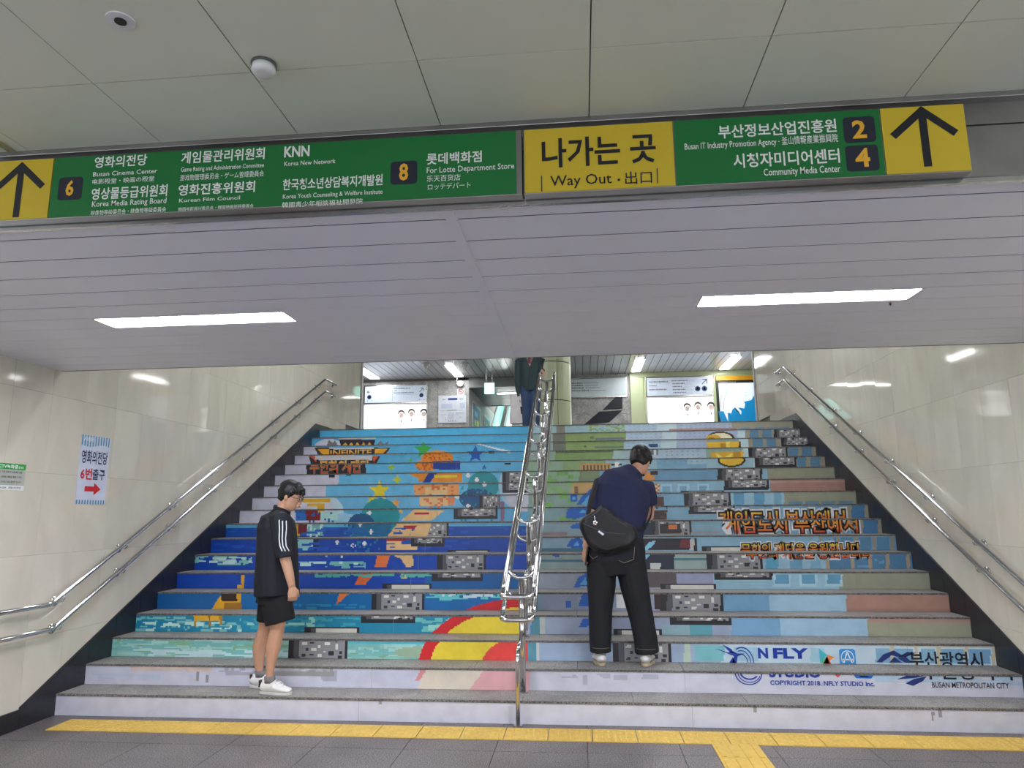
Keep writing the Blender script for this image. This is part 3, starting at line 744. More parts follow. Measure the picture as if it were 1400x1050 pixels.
# ---- lit panels upstairs
YP = YFAR-.05
FPL = ((0, YP, 0), (1, 0, 0), (0, 0, 1))
def fp(q): a = U(*q, 1, YP); return (a[0], a[2])
def screen_unit(xa, xb, zmid, ztop, lab, lab2, hdr):
    t = root('lit_advert_panel', ((xa+xb)/2, YP, TOPZ), lab, 'advert panel')
    MB().box((xa, YP+.004, TOPZ+.1), (xb, YFAR-.001, zmid)).build('panel_case', M_WHITE, t, bevel=.006)
    MB().box((xa+.04, YP-.004, TOPZ+.14), (xb-.04, YP+.006, zmid-.05)).build('lit_face', M_SCREEN, t)
    P = []
    for (u, dz, w_, c) in ((.60, .0, 1.0, (104, 84, 80)), (.76, .03, 1.0, (96, 82, 78)), (.95, .02, 1.0, (66, 58, 60))):
        cx = xa+(xb-xa)*u; cz = zmid-.30+dz; r = .105*w_
        pts = [(cx+r*math.cos(math.radians(a)), cz+r*1.1*math.sin(math.radians(a))) for a in range(-10, 191, 12)]
        pts += [(cx+r*.72*math.cos(math.radians(a)), cz-.02+r*.75*math.sin(math.radians(a))) for a in range(178, 0, -16)]
        n = len(pts)
        o_ = [(cx+r*math.cos(math.radians(a)), cz+r*1.1*math.sin(math.radians(a))) for a in range(-10, 191, 10)]
        i_ = [(cx+r*.74*math.cos(math.radians(a)), cz-.025+r*.72*math.sin(math.radians(a))) for a in range(-10, 191, 10)]
        for k in range(len(o_)-1): P.append((c, [o_[k], o_[k+1], i_[k+1], i_[k]]))
        P.append(((236, 214, 204), circ(cx, cz-.045, r*.62, r*.8)))
        P.append(((96, 92, 96), [(cx-.012, cz-.27), (cx+.014, cz-.27), (cx+.018, cz-.2), (cx, cz-.165), (cx-.016, cz-.2)]))
        P.append(((120, 120, 124), [(cx-.06, cz-.22), (cx-.03, cz-.24), (cx-.035, cz-.2)]))
        flat(t, 'printed_head', P, FPL, .005); P = []
    h = root('direction_lightbox', ((xa+xb)/2, YP, zmid+.01), lab2, 'sign')
    MB().box((xa, YP+.004, zmid+.005), (xb, YFAR-.001, ztop)).build('lightbox_case', M_STEEL, h, bevel=.005)
    MB().box((xa+.035, YP-.003, zmid+.04), (xb-.035, YP+.006, ztop-.035)).build('lit_face', M_SCREEN2, h)
    tag(flat(h, 'printed_graphics', [(c, p) for c, p in hdr], FPL, .0045), kind='stuff'); return h
NV = (34, 60, 112); DK = (60, 66, 82)
def dashes(x0, x1, z, h, c=DK, g=.045):
    out = []; x = x0
    while x < x1:
        w_ = random.uniform(.6, 1)*g*.75; out.append((c, rc(x, z, min(x+w_, x1), z+h*random.uniform(.8, 1)))); x += g
    return out
xa, xb = -5.82, -3.925; zt = 5.233; zm = 4.672
q = [(c_, p_) for c_, p_ in [(NV, circ(xa+.17, zm+.21, .062)), (NV, circ(xb-.17, zm+.23, .062)), ((215, 225, 235), rc(xa+.145, zm+.18, xa+.195, zm+.24)), ((215, 225, 235), rc(xb-.185, zm+.19, xb-.155, zm+.27))]]
q += [(DK, p_) for p_ in stroke([(xa+.22, zm+.36), (xa+.10, zm+.36)], .014)+stroke([(xa+.15, zm+.40), (xa+.10, zm+.36), (xa+.15, zm+.32)], .014)+stroke([(xb-.23, zm+.33), (xb-.12, zm+.44)], .016)+stroke([(xb-.20, zm+.44), (xb-.115, zm+.445), (xb-.12, zm+.36)], .016)]
q += [(DK, rc(xa+.86, zm+.07, xa+.866, zm+.45))]+dashes(xa+.9, xa+1.38, zm+.43, .03)+dashes(xa+.9, xa+1.5, zm+.30, .035)+dashes(xa+.92, xa+1.0, zm+.37, .03)+dashes(xa+1.0, xa+1.6, zm+.26, .012, (120, 126, 140))+dashes(xa+.1, xa+.13, zm+.09, .02)+dashes(xa+.23, xa+.26, zm+.09, .02)+dashes(xb-.24, xb-.2, zm+.09, .02)+dashes(xb-.1, xb-.07, zm+.09, .02)
hu = screen_unit(xa, xb, zm, zt, 'lit white advert panel with three heads, left of the stone column face', 'pale blue header sign with left arrow above the left lit panel', q)
xa, xb = 2.37, 4.235; zt = 5.262; zm = 4.68
q = [(NV, circ(xb-.43, zm+.21, .075)), (NV, circ(xb-.24, zm+.21, .075)), ((215, 225, 235), circ(xb-.43, zm+.21, .03, .045)), ((215, 225, 235), circ(xb-.24, zm+.21, .03, .045))]
q += [(NV, p_) for p_ in stroke([(xb-.30, zm+.34), (xb-.18, zm+.46)], .022)+stroke([(xb-.29, zm+.47), (xb-.165, zm+.475), (xb-.17, zm+.35)], .022)]
for j, (u0, u1) in enumerate(((.1, .62), (.1, .3), (.1, .58))): q += dashes(xa+u0, xa+u1, zm+.42-.11*j, .035, DK); q += dashes(xa+u0, xa+u1+.05, zm+.395-.11*j, .01, (130, 136, 150), .03)
for j, (u0, u1) in enumerate(((.73, 1.16), (.75, 1.08), (.75, 1.0), (.75, 1.1), (.76, 1.12))): q += dashes(xa+u0, xa+u1, zm+.44-.085*j, .032, DK); q += dashes(xa+u1, xa+u1+.2, zm+.43-.085*j, .01, (130, 136, 150), .03)
screen_unit(xa, xb, zm, zt, 'lit white advert panel with three heads, beside the blue sea map', 'pale header sign with right arrow above the right lit panel', q)
# ---- long white signboard right of the column
t = root('wide_signboard', (1.05, YP, 4.70), 'long white framed signboard on grey stone, right of the round column', 'sign')
MB().box((.0, YP+.004, 4.705), (1.853, YFAR-.001, 5.287)).build('signboard_frame', M_STEEL, t, bevel=.006)
MB().box((.04, YP, 4.74), (1.815, YP+.006, 5.25)).build('signboard_face', mat('pale_board', (206, 220, 226), .3), t)
P = []
for j, z in enumerate((5.12, 5.05, 4.98, 4.90)):
    P += dashes(.28, (.56, .60, .62, .78)[j], z, .036, (50, 54, 60), .05)+dashes((.58, .66, .66, .80)[j], (1.05, 1.02, 1.08, 1.25)[j], z+.008, .02, (120, 124, 130), .03)
tag(flat(t, 'printed_lines', P, FPL, .001), kind='stuff')
# ---- map notice, no smoking sign, round plate
(x0, z1), (x1, z0) = fp((599.3, 541.2)), fp((637.2, 577.5))
t = root('map_notice', ((x0+x1)/2, YP, z0), 'white framed station map notice on the grey stone wall', 'notice')
MB().box((x0, YFAR-.03, z0), (x1, YFAR-.001, z1)).build('notice_plate', mat('notice_white', (216, 222, 234), .3), t, bevel=.004)
NPL = ((0, YFAR-.03, 0), (1, 0, 0), (0, 0, 1)); w_, h_ = x1-x0, z1-z0
P = [((54, 74, 140), rc(x0+w_*.35, z1-h_*.17, x0+w_*.68, z1-h_*.09))]+dashes(x0+w_*.14, x0+w_*.26, z1-h_*.15, .03, (90, 96, 120), .03)+dashes(x0+w_*.74, x0+w_*.9, z1-h_*.15, .03, (90, 96, 120), .03)
P += [((196, 206, 228), rc(x0+w_*.1, z1-h_*.47, x0+w_*.5, z1-h_*.3)), ((188, 198, 224), rc(x0+w_*.78, z1-h_*.47, x0+w_*.95, z1-h_*.28)), ((100, 150, 130), rc(x0+w_*.32, z1-h_*.56, x0+w_*.66, z1-h_*.53)), ((170, 180, 200), rc(x0+w_*.06, z1-h_*.56, x0+w_*.94, z1-h_*.545))]
P += [((200, 206, 220), rc(x0+w_*.36, z0+h_*.12, x0+w_*.56, z0+h_*.38)), ((196, 204, 222), rc(x0+w_*.62, z0+h_*.3, x0+w_*.94, z0+h_*.4))]
for i in range(26): a = x0+w_*random.uniform(.05, .93); b = z0+h_*random.uniform(.1, .78); P.append(((120, 126, 150), rc(a, b, a+.02, b+.012)))
P += dashes(x0+w_*.36, x0+w_*.64, z0+h_*.05, .028, (60, 64, 80), .05)
tag(flat(t, 'printed_map', P, NPL, .001), kind='stuff')
(x0, z1), (x1, z0) = fp((624.6, 531.2)), fp((635, 540.8))
t = root('no_smoking_sign', ((x0+x1)/2, YP, z0), 'small white no smoking sign above the map notice', 'sign')
MB().box((x0, YFAR-.02, z0), (x1, YFAR-.001, z1)).build('sign_plate', M_WHITE, t)
cx, cz = (x0+x1)/2, (z0+z1)/2+.02; SP2 = ((0, YFAR-.02, 0), (1, 0, 0), (0, 0, 1))
P = [((196, 40, 44), p_) for p_ in ringp(cx, cz, .078, .016)]+[((60, 50, 50), rc(cx-.045, cz-.008, cx+.03, cz+.008))]+[((196, 40, 44), p_) for p_ in stroke([(cx-.05, cz+.05), (cx+.05, cz-.05)], .013)]
flat(t, 'printed_symbol', P, SP2, .001)
c_ = fp((629.6, 524.8)); 
t = root('round_wall_mirror', (c_[0], YFAR-.12, c_[1]), 'round white disc on a bent rod above the no smoking sign', 'disc')
MB().tube([(c_[0], YFAR-.13, c_[1]), (c_[0], YFAR-.10, c_[1])], .09, 28).build('disc', M_WHITE, t)
MB().tube(fillet([(c_[0]-.09, YFAR-.11, ZUP), (c_[0]-.11, YFAR-.11, c_[1]-.01), (c_[0], YFAR-.09, c_[1])], .04, 5), .012, 8).build('rod', M_STEEL, t)
# ---- sea map
(x0, z1), (x1, z0) = (4.315, 5.10), (5.55, 3.55)
t = root('sea_map_board', (4.9, YP, 3.5), 'tall map board with bright blue sea under an orange header, at the right wall', 'map')
MB().box((x0, YP, z0), (x1, YFAR-.001, z1)).build('map_case', M_BLACKP, t, bevel=.005)
MB().box((x0+.01, YP-.02, z1+.005), (x1, YFAR-.001, z1+.135)).build('orange_header', mat('orange_board', (230, 168, 40), .4), t)
MB().box((x0+.07, YP-.004, z0+.06), (x1-.04, YP+.004, z1-.075)).build('map_face', mat('backlit_land', (214, 226, 238), .3, emit=.25), t)
MPL = ((0, YP-.004, 0), (1, 0, 0), (0, 0, 1))
cc_ = lambda qx, qy: fp((860+qx/7.778, 480+qy/7.778))
SEA = (24, 156, 222)
coast = [(1050, 720), (1050, 655), (1085, 665), (1100, 620), (1130, 600), (1190, 680), (1195, 640), (1160, 600), (1225, 610), (1235, 560), (1220, 540), (1300, 520), (1345, 450), (1370, 480), (1370, 720)]
b_c = [cc_(*q_) for q_ in coast]
# fan of quads below the coastline keeps it convex-safe
P = []
zlow = z0+.07
P.append((SEA, [(b_c[0][0], zlow)]+b_c[1:-1]+[(b_c[-1][0], zlow)]))
P.append((SEA, [cc_(950, 640), cc_(1005, 640), (cc_(1050, 0)[0], zlow), (cc_(950, 0)[0], zlow)]))
for pth in ([(975, 380), (1030, 425), (1030, 460), (1010, 520), (1005, 620)], [(1000, 462), (975, 480), (975, 600)]):
    P += [((70, 150, 200), p_) for p_ in stroke([cc_(*q_) for q_ in pth], .012)]
for i in range(36):
    a = cc_(random.uniform(1050, 1320), random.uniform(390, 600)); P.append(((150, 150, 175), rc(a[0], a[1], a[0]+.014, a[1]+.01)))
P += [((245, 248, 250), [cc_(1120, 612), cc_(1190, 685), cc_(1180, 640), cc_(1150, 612)])]
flat(t, 'printed_map', P, MPL, .0012)
flat(t, 'header_line', dashes(x0+.1, x0+.55, z1-.052, .02, (190, 190, 180), .03), MPL, .0012)
# ---- exit sign hanging
(x0, z1), (x1, z0) = [(v[0], v[2]) for v in (U(669-6.6, 524, 1, 12.8), U(669+6.6, 538, 1, 12.8))]
t = root('hanging_exit_sign', ((x0+x1)/2, 12.8, z0), 'small lit pale green exit sign hanging from the upper ceiling', 'sign')
MB().box((x0, 12.78, z0), (x1, 12.86, z1)).build('lit_box', M_EXIT, t)
MB().box((x0-.004, 12.77, z1-.0), (x1+.004, 12.87, z1+.03)).build('top_cap', M_STEELR, t)
for x in (x0+.05, x1-.05): MB().tube([(x, 12.82, z1), (x, 12.82, ZUP)], .008, 8).build('hanger_rod', M_STEEL, t)
# ---- corridor: lamp, posters, escalator
t = root('corridor_lamp', (-1.6, 15.5, 5.1), 'long lit lamp across the dark corridor ceiling', 'lamp')
MB().box((-2.0, 15.44, 5.07), (-.55, 15.56, 5.10)).build('lamp_tray', M_WHITE, t)
MB().box((-1.98, 15.455, 5.055), (-.57, 15.545, 5.07)).build('tube_cover', M_LAMPU, t)
CPL = ((XC, 0, 0), (0, 1, 0), (0, 0, 1))
for nm, ya, yb_, za, zb_, c, lb in (('wall_poster', 15.0, 16.6, 3.95, 4.75, (34, 58, 128), 'blue and yellow poster in a steel frame on the corridor side wall'), ('wall_poster', 17.6, 19.0, 4.0, 4.7, (60, 84, 74), 'dark green poster further along the corridor side wall')):
    t = root(nm, (XC, ya, za), lb, 'poster')
    MB().box((XC, ya, za), (XC+.04, yb_, zb_)).build('poster_frame', M_STEEL, t)
    pl_ = ((XC+.04, 0, 0), (0, 1, 0), (0, 0, 1))
    P = [(c, rc(ya+.06, za+.05, yb_-.06, zb_-.05))]
    if c[2] > 100:
        P2 = [((80, 170, 210), rc(ya+.4, zb_-.35, ya+1.0, zb_-.2)), ((214, 214, 60), rc(ya+.35, za+.15, ya+.7, za+.32)), ((214, 214, 60), rc(ya+.8, za+.1, ya+1.3, za+.36))]
    else: P2 = [((150, 160, 140), rc(ya+.4, za+.2, ya+.9, za+.45))]
    flat(t, 'printed_poster', P, pl_, .001); flat(t, 'printed_shapes', P2, pl_, .002)
eL = U(672, 570, 1, 19.6)[0]; eR = U(689, 565, 1, 19.6)[0]
t = root('escalator', ((eL+eR)/2, 17.6, TOPZ), 'escalator with teal glass balustrades rising at the end of the corridor', 'escalator')
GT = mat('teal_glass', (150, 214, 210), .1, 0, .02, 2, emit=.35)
def esc(x, nm_glass='glass_balustrade'):
    pts = [(x-.015, 17.6, TOPZ+.15), (x-.015, 18.4, TOPZ+.15), (x-.015, 24.6, TOPZ+3.75), (x-.015, 24.6, TOPZ+4.55), (x-.015, 18.3, TOPZ+.92), (x-.015, 17.6, TOPZ+.92)]
    MB().prism(pts[::-1], (.03, 0, 0)).build(nm_glass, GT, t)
    MB().tube(fillet([(x, 17.5, TOPZ+.85), (x, 17.45, TOPZ+.95), (x, 18.3, TOPZ+.95), (x, 24.6, TOPZ+4.58)], .15, 5), (.035), 10).build('moving_handrail', M_BLACKP, t, smooth=True)
    MB().prism([(x-.1, 17.5, TOPZ), (x-.1, 18.5, TOPZ), (x-.1, 24.6, TOPZ+3.55), (x-.1, 24.6, TOPZ+3.85), (x-.1, 18.4, TOPZ+.22), (x-.1, 17.5, TOPZ+.18)][::-1], (.2, 0, 0)).build('skirt', M_STEEL, t)
esc(eL); esc(eR)
me = MB().box((eL+.1, 0, 0), (eR-.1, .36, .2)).mesh('step', ((eL+eR)/2, 0, 0)); 
for m_ in (M_STEELR,): me.materials.append(m_)
for i in range(18):
    o = bpy.data.objects.new('escalator_step', me); COL.objects.link(o); o.parent = t; o.location = (0, .3+.36*i, max(0, .2*(i-2)))
o = MB().box((-2.2, 20, 7.12), (-1, 23, 7.17)); thing1(o, 'ceiling_lamp', M_LAMPU, (-1.6, 21.5, 7.2), 'lamp above the escalator shaft, hidden behind the downstand', 'lamp')
# ---- small soffit details: insect like dark screw hook near the right lamp
a = U(1217, 414, 2, ZSOF)
thing1(MB().ball((a[0], a[1], ZSOF-.006), (.006, .008, .01), 8, 6), 'soffit_hook', M_BLACKP, (a[0], a[1], ZSOF), 'tiny dark hook hanging from the soffit under the right lamp', 'hook')
# ================================================================== PRINTED MURAL ON THE RISERS
# each riser carries a vinyl print; its picture elements are flat coloured cells of a grid fixed to the riser
NC, NR = 620, 12
XX = -HW+.01+(W-.02)*(np.arange(NC)+.5)/NC
PXM, PYM = {}, {}
CAN = {}
for k in range(1, NS+1):
    zz_ = (k-1)*H+(H-.014)*(np.arange(NR)+.5)/NR
    X_, Z_ = np.meshgrid(XX, zz_)
    P_ = np.stack([X_-CX, np.full_like(X_, (k-1)*T)-CY, Z_-CZ], -1)
    dz = P_@_f
    PXM[k] = 700+F*(P_@R_)/dz; PYM[k] = 525-F*(P_@U_)/dz     # survey coordinates of every cell
    CAN[k] = np.zeros((NR, NC, 3)); CAN[k][:] = (206, 207, 220)
VV = (np.arange(NR)+.5)/NR
rng = np.random.RandomState(5)
def seg(k, x0, x1, c, v0=0, v1=1):
    m = (PXM[k] >= x0) & (PXM[k] < x1) & (VV[:, None] >= v0) & (VV[:, None] < v1); CAN[k][m] = c
def ell(cx, cy, rx, ry, c, ks=range(1, NS+1)):
    for k in ks:
        m = ((PXM[k]-cx)/rx)**2+((PYM[k]-cy)/ry)**2 < 1; CAN[k][m] = c
def poly(pts, c, ks=range(1, NS+1)):
    for k in ks:
        x, y = PXM[k], PYM[k]; ins = np.zeros(x.shape, bool); n = len(pts)
        for i in range(n):
            (xa, ya), (xb, yb) = pts[i], pts[(i+1) % n]
            if ya == yb: continue
            cnd = ((ya > y) != (yb > y)) & (x < (xb-xa)*(y-ya)/(yb-ya)+xa); ins ^= cnd
        CAN[k][ins] = c
def rect(x0, y0, x1, y1, c, ks=range(1, NS+1)): poly([(x0, y0), (x1, y0), (x1, y1), (x0, y1)], c, ks)
def star(cx, cy, r, c, rot=0, n=5):
    poly([(cx+(r if i % 2 == 0 else r*.42)*math.sin(math.pi*i/n+rot), cy-(r if i % 2 == 0 else r*.42)*math.cos(math.pi*i/n+rot)) for i in range(2*n)], c)
def speck(k, x0, x1, v0, v1, c, dens, sx=2, sy=2):
    m = (PXM[k] >= x0) & (PXM[k] < x1) & (VV[:, None] >= v0) & (VV[:, None] < v1)
    r = rng.rand(-(-NR//sy), -(-NC//sx)) < dens
    r = np.repeat(np.repeat(r, sy, 0), sx, 1)[:NR, :NC]; CAN[k][m & r] = c
def waves(k, x0, x1, v0, v1, c, dens=.4, ln=9):
    for _ in range(int((x1-x0)*dens*.35)):
        a = rng.uniform(x0, x1); b = a+rng.uniform(2, ln*2); v = rng.uniform(v0, v1); seg(k, a, min(b, x1), c, v, min(v1, v+rng.uniform(.09, .2)))
def dots(k, x0, x1, c, v0=.1, v1=.95):
    m = (PXM[k] >= x0) & (PXM[k] < x1) & (VV[:, None] >= v0) & (VV[:, None] < v1)
    g = ((np.arange(NR)[:, None] % 4) == 1) & ((np.arange(NC)[None] % 6) < 2); CAN[k][m & g] = c
def stone(k, x0, x1, v0=0, v1=1, mode='mid', fade=0):
    f = lambda c: tuple(int(v*(1-fade)+205*fade) for v in c)
    w_ = x1-x0
    seg(k, x0, x1, f((38, 38, 44)), v0, v1)
    vb_ = v0+(.22 if mode == 'low' else 0)*(1 if v0 > 0 else 1)
    vt = v1-(.12 if mode in ('strip',) else 0)
    seg(k, x0+w_*.10, x0+w_*.19, f((84, 84, 90)), vb_, vt); seg(k, x0+w_*.19, x1-w_*.05, f((146, 146, 150)), vb_, vt)
    if mode == 'strip': seg(k, x0+w_*.19, x1-w_*.05, f((214, 212, 200)), v0, vt); return
    X = lambda t: x0+w_*(.19+.76*t)
    for (a, b, lo, hi, c) in ((.05, .17, .72, .95, (226, 224, 214)), (.24, .33, .80, .95, (44, 44, 46)), (.40, .47, .60, .78, (220, 218, 210)), (.14, .21, .40, .56, (60, 60, 62)),
                              (.26, .37, .42, .56, (216, 214, 208)), (.56, .68, .72, .95, (226, 224, 214)), (.52, .60, .30, .44, (210, 208, 204)), (.64, .76, .14, .42, (44, 44, 46)),
                              (.80, .86, .52, .86, (222, 220, 212)), (.88, .95, .26, .42, (50, 50, 52)), (.06, .14, .10, .22, (60, 60, 62)), (.40, .50, .06, .24, (224, 222, 214)), (.24, .32, .14, .26, (70, 70, 74)), (.84, .95, .04, .14, (54, 54, 56)), (.80, .84, .90, 1, (60, 60, 64))):
        seg(k, X(a), X(b), f(c), vb_+(vt-vb_)*lo, vb_+(vt-vb_)*hi)
WHT = (206, 207, 222)
SKY = {18: (80, 172, 214), 17: (84, 174, 216), 16: (88, 176, 218), 15: (92, 178, 220), 14: (98, 182, 224), 13: (106, 188, 226), 12: (106, 186, 224), 11: (108, 182, 220), 10: (96, 174, 216), 9: (22, 78, 170),
       8: (12, 68, 168), 7: (16, 72, 176), 6: (18, 72, 174), 5: (14, 104, 168), 4: (30, 134, 168), 3: (142, 194, 184)}
for k in SKY: seg(k, 0, 725, SKY[k])
seg(9, 0, 725, (96, 178, 214), .78, 1)
# clouds at the left
for k, x in ((16, 433), (15, 424), (14, 419), (13, 457), (12, 446), (11, 438), (10, 432)): seg(k, 0, x, WHT)
ell(450, 616, 22, 16, WHT, [17]); ell(452, 655, 12, 12, WHT, [13]); ell(440, 700, 30, 24, (190, 214, 226), [10, 11]); ell(432, 702, 26, 20, WHT, [10, 11]); ell(470, 712, 25, 10, (150, 200, 222), [10])
ell(712, 664, 30, 34, (170, 206, 224), [12, 13, 11]); ell(716, 668, 26, 32, WHT, [13, 12, 11, 10])
poly([(626, 600), (700, 617), (697, 620)], (210, 220, 228), [15, 16])
for x, y in ((672, 618), (694, 634), (454, 651), (476, 648)): rect(x-4, y-1.5, x+4, y+1.5, (20, 28, 50))
# stars
star(579, 615, 13, (64, 168, 70)); star(650, 621, 13, (40, 96, 190)); star(535, 639, 6, (150, 200, 60), 0, 4); star(543, 656, 7, (200, 204, 50), 0, 4)
star(519, 671, 15, (226, 206, 40)); star(509, 684, 9, (214, 200, 50), .4); star(541, 688, 7, (236, 160, 70)); star(548, 699, 4, (236, 190, 60)); star(662, 639, 4, (40, 96, 190)); star(561, 629, 4, (90, 190, 110))
# teal globes with dark pixel scatter
for cx, cy, r, ks in ((661, 664, 21, [14, 13, 12, 11]), (520, 706, 26, [11, 10, 9])):
    ell(cx, cy, r, r*.95, (36, 146, 156), ks)
ell(652, 682, 24, 14, (22, 84, 134), [12, 11, 10]); ell(494, 716, 18, 14, (22, 84, 134), [10, 9]); poly([(486, 712), (500, 700), (540, 706), (530, 734), (480, 734)], (30, 110, 150), [9])
for k in (12, 11, 10): speck(k, 630, 676, 0, 1, (36, 146, 156), .2)
for k in (9, 8): speck(k, 470, 520, 0, 1, (40, 130, 170), .16)
for (x, y) in ((652, 656), (662, 662), (625, 679), (640, 692), (505, 701), (492, 717), (507, 727), (461, 741), (483, 746), (498, 743), (640, 650), (446, 759), (467, 759)):
    rect(x-1.4, y-3, x+1.4, y+3, (232, 240, 244)); rect(x-3, y-1.3, x+3, y+1.3, (232, 240, 244))
# generic warm coloured pixel patches (plain stand-in for the printed figure)
ORG_, TAN, RED_, BLU_ = (236, 142, 44), (234, 192, 134), (178, 32, 44), (28, 62, 152)
ell(598, 626, 22, 10, ORG_, [16, 15]); ell(585, 636, 17, 8, ORG_, [15, 14]); rect(592, 630, 629, 642, BLU_, [15, 14]); speck(15, 580, 618, 0, 1, (206, 96, 32), .18); speck(14, 568, 592, 0, 1, (206, 96, 32), .2)
rect(572, 646, 632, 659, ORG_, [13]); poly([(578, 660), (586, 646), (598, 646), (588, 660)], BLU_, [13]); rect(594, 649, 625, 653, (244, 206, 60), [13]); poly([(560, 648), (575, 646), (575, 656)], ORG_, [13])
rect(566, 662, 628, 677, (238, 160, 96), [12]); rect(582, 666, 612, 677, TAN, [12]); speck(12, 566, 628, 0, 1, (214, 110, 40), .16, 3, 2)
rect(574, 679, 612, 692, TAN, [11]); speck(11, 574, 612, 0, 1, (230, 120, 80), .18, 3, 2); rect(612, 679, 622, 690, (236, 140, 90), [11])
poly([(548, 712), (566, 697), (608, 697), (590, 712)], TAN, [10]); rect(566, 700, 586, 704, RED_, [10])
poly([(530, 733), (544, 715), (586, 715), (580, 733)], TAN, [9]); rect(552, 718, 584, 723, RED_, [9])
rect(528, 736, 570, 752, TAN, [8]); rect(528, 737, 562, 740, RED_, [8])
poly([(512, 776), (516, 758), (534, 758), (528, 776)], (230, 122, 70), [7]); poly([(534, 758), (564, 758), (566, 774), (556, 776), (548, 764)], TAN, [7])
poly([(485, 800), (493, 783), (513, 783), (499, 800)], (224, 112, 60), [6]); rect(548, 783, 556, 792, (214, 208, 120), [6]); poly([(460, 826), (464, 811), (478, 811), (468, 820)], (226, 120, 60), [5])
# small patches of gold, red and pale teal behind the standing man
for r_ in ((414, 682, 452, 687, (214, 170, 44), [11]), (420, 688, 444, 693, (214, 170, 44), [11, 10]), (404, 696, 418, 712, (40, 110, 190), [10]), (418, 697, 438, 712, (120, 26, 34), [10]), (434, 690, 444, 700, (214, 170, 44), [11, 10]), (438, 699, 462, 712, (170, 214, 210), [10]), (402, 716, 410, 733, (214, 170, 44), [9]), (408, 716, 420, 730, (110, 26, 40), [9]), (420, 716, 442, 733, (120, 180, 184), [9]), (404, 737, 428, 752, (140, 200, 200), [8]), (428, 737, 436, 752, (20, 40, 90), [8])): rect(*r_)
speck(10, 404, 462, 0, 1, (30, 90, 170), .1); speck(9, 420, 442, 0, 1, (190, 224, 220), .25)
# sea foam
waves(9, 300, 725, 0, .7, (30, 96, 190), .3); waves(8, 265, 725, 0, .9, (22, 84, 184), .3)
waves(7, 262, 345, .3, 1, (130, 196, 184), 1.2); waves(7, 262, 345, .4, .9, (196, 224, 224), .6); waves(7, 405, 500, .05, .6, (120, 190, 184), .9); waves(7, 405, 490, .2, .6, (190, 224, 220), .4); seg(7, 262, 400, (16, 66, 168), 0, .12)
waves(6, 425, 590, .75, 1, (90, 180, 170), .9); waves(6, 660, 725, .6, 1, (40, 130, 180), .4); seg(6, 580, 725, (16, 96, 160)); waves(6, 560, 600, .7, 1, (90, 180, 170), .8)
seg(5, 210, 330, (24, 96, 160)); waves(5, 580, 690, .6, 1, (100, 200, 200), 1); waves(5, 600, 680, .75, 1, (200, 220, 230), .35); waves(5, 400, 500, 0, .3, (40, 140, 180), .4)
for a_, b_, c_ in ((180, 330, (120, 190, 190)), (330, 500, (60, 160, 176)), (560, 700, (110, 190, 184))): waves(4, a_, b_, 0, .9, c_, 1)
waves(4, 185, 330, 0, .6, (190, 226, 220), .5); waves(4, 330, 430, .3, .9, (150, 210, 200), .5); waves(4, 580, 690, 0, .5, (150, 216, 204), 1)
for c_ in ((128, 176, 140), (160, 204, 196), (120, 184, 180)): waves(3, 150, 620, 0, 1, c_, .6, 22)
waves(3, 180, 400, 0, .4, (190, 218, 222), .5, 20); seg(3, 470, 600, (90, 180, 190), .8, 1); ell(570, 892, 30, 8, (150, 178, 150), [3])
# gold chest patches
poly([(290, 832), (296, 822), (304, 812), (330, 812), (330, 832)], (222, 166, 40), [5]); rect(303, 812, 324, 822, (52, 36, 30), [5]); rect(306, 824, 330, 832, (160, 112, 40), [5])
rect(330, 786, 334, 806, (210, 160, 40), [6]); rect(325, 800, 330, 804, (220, 170, 60), [6]); rect(265, 841, 304, 848, (226, 172, 44), [4]); rect(265, 848, 268, 856, (200, 150, 40), [4]); rect(285, 841, 288, 856, (170, 120, 36), [4]); rect(300, 841, 304, 855, (180, 130, 40), [4])
# parasol arc
for (rx, ry, c_, ks) in ((150, 95, (206, 36, 40), [5, 4, 3]), (134, 82, (236, 206, 60), [5, 4, 3])): ell(722, 912, rx, ry, c_, ks)
for (rx, ry, c_) in ((72, 45, (226, 70, 64)),): ell(730, 912, rx, ry, c_, [3])
for k in (5, 4, 3): seg(k, 722, 760, (150, 180, 190))
seg(2, 60, 1500, WHT); seg(1, 60, 1500, (208, 209, 224))
poly([(570, 945), (582, 912), (725, 912), (725, 945)], (228, 216, 196), [2]); poly([(640, 945), (665, 912), (725, 912), (725, 945)], (232, 176, 178), [2]); poly([(568, 930), (576, 914), (584, 914), (574, 930)], (220, 150, 150), [2])
waves(2, 175, 290, .7, 1, (214, 196, 186), 1.4, 22); waves(2, 120, 220, .2, .6, (194, 204, 222), .6, 20); waves(2, 290, 460, .6, 1, (176, 176, 190), .5, 14); seg(2, 440, 460, (176, 176, 190), .3, .9)
# grey block blobs
stone(13, 687, 736); stone(12, 687, 730, .2, 1, 'low'); poly([(652, 700), (668, 679), (683, 679), (683, 694)], (146, 146, 150), [11])
stone(11, 656, 683); stone(10, 620, 680, .2, 1, 'low'); stone(9, 572, 613); stone(8, 562, 607, .45, 1, 'low'); stone(8, 612, 669, 0, .2, 'strip')
poly([(560, 733), (572, 716), (590, 716), (584, 733)], TAN, [9])
stone(7, 598, 665); stone(6, 591, 660, .5, 1, 'low'); stone(6, 523, 590, 0, .33, 'strip'); stone(5, 508, 580); stone(4, 494, 568, .58, 1, 'low'); stone(4, 417, 492, 0, .36, 'strip'); stone(3, 394, 475); stone(2, 350, 456, .6, 1, 'low', .72)
poly([(684, 714), (684, 690), (680, 686), (690, 686), (689, 714)], (140, 106, 136), [11, 10])
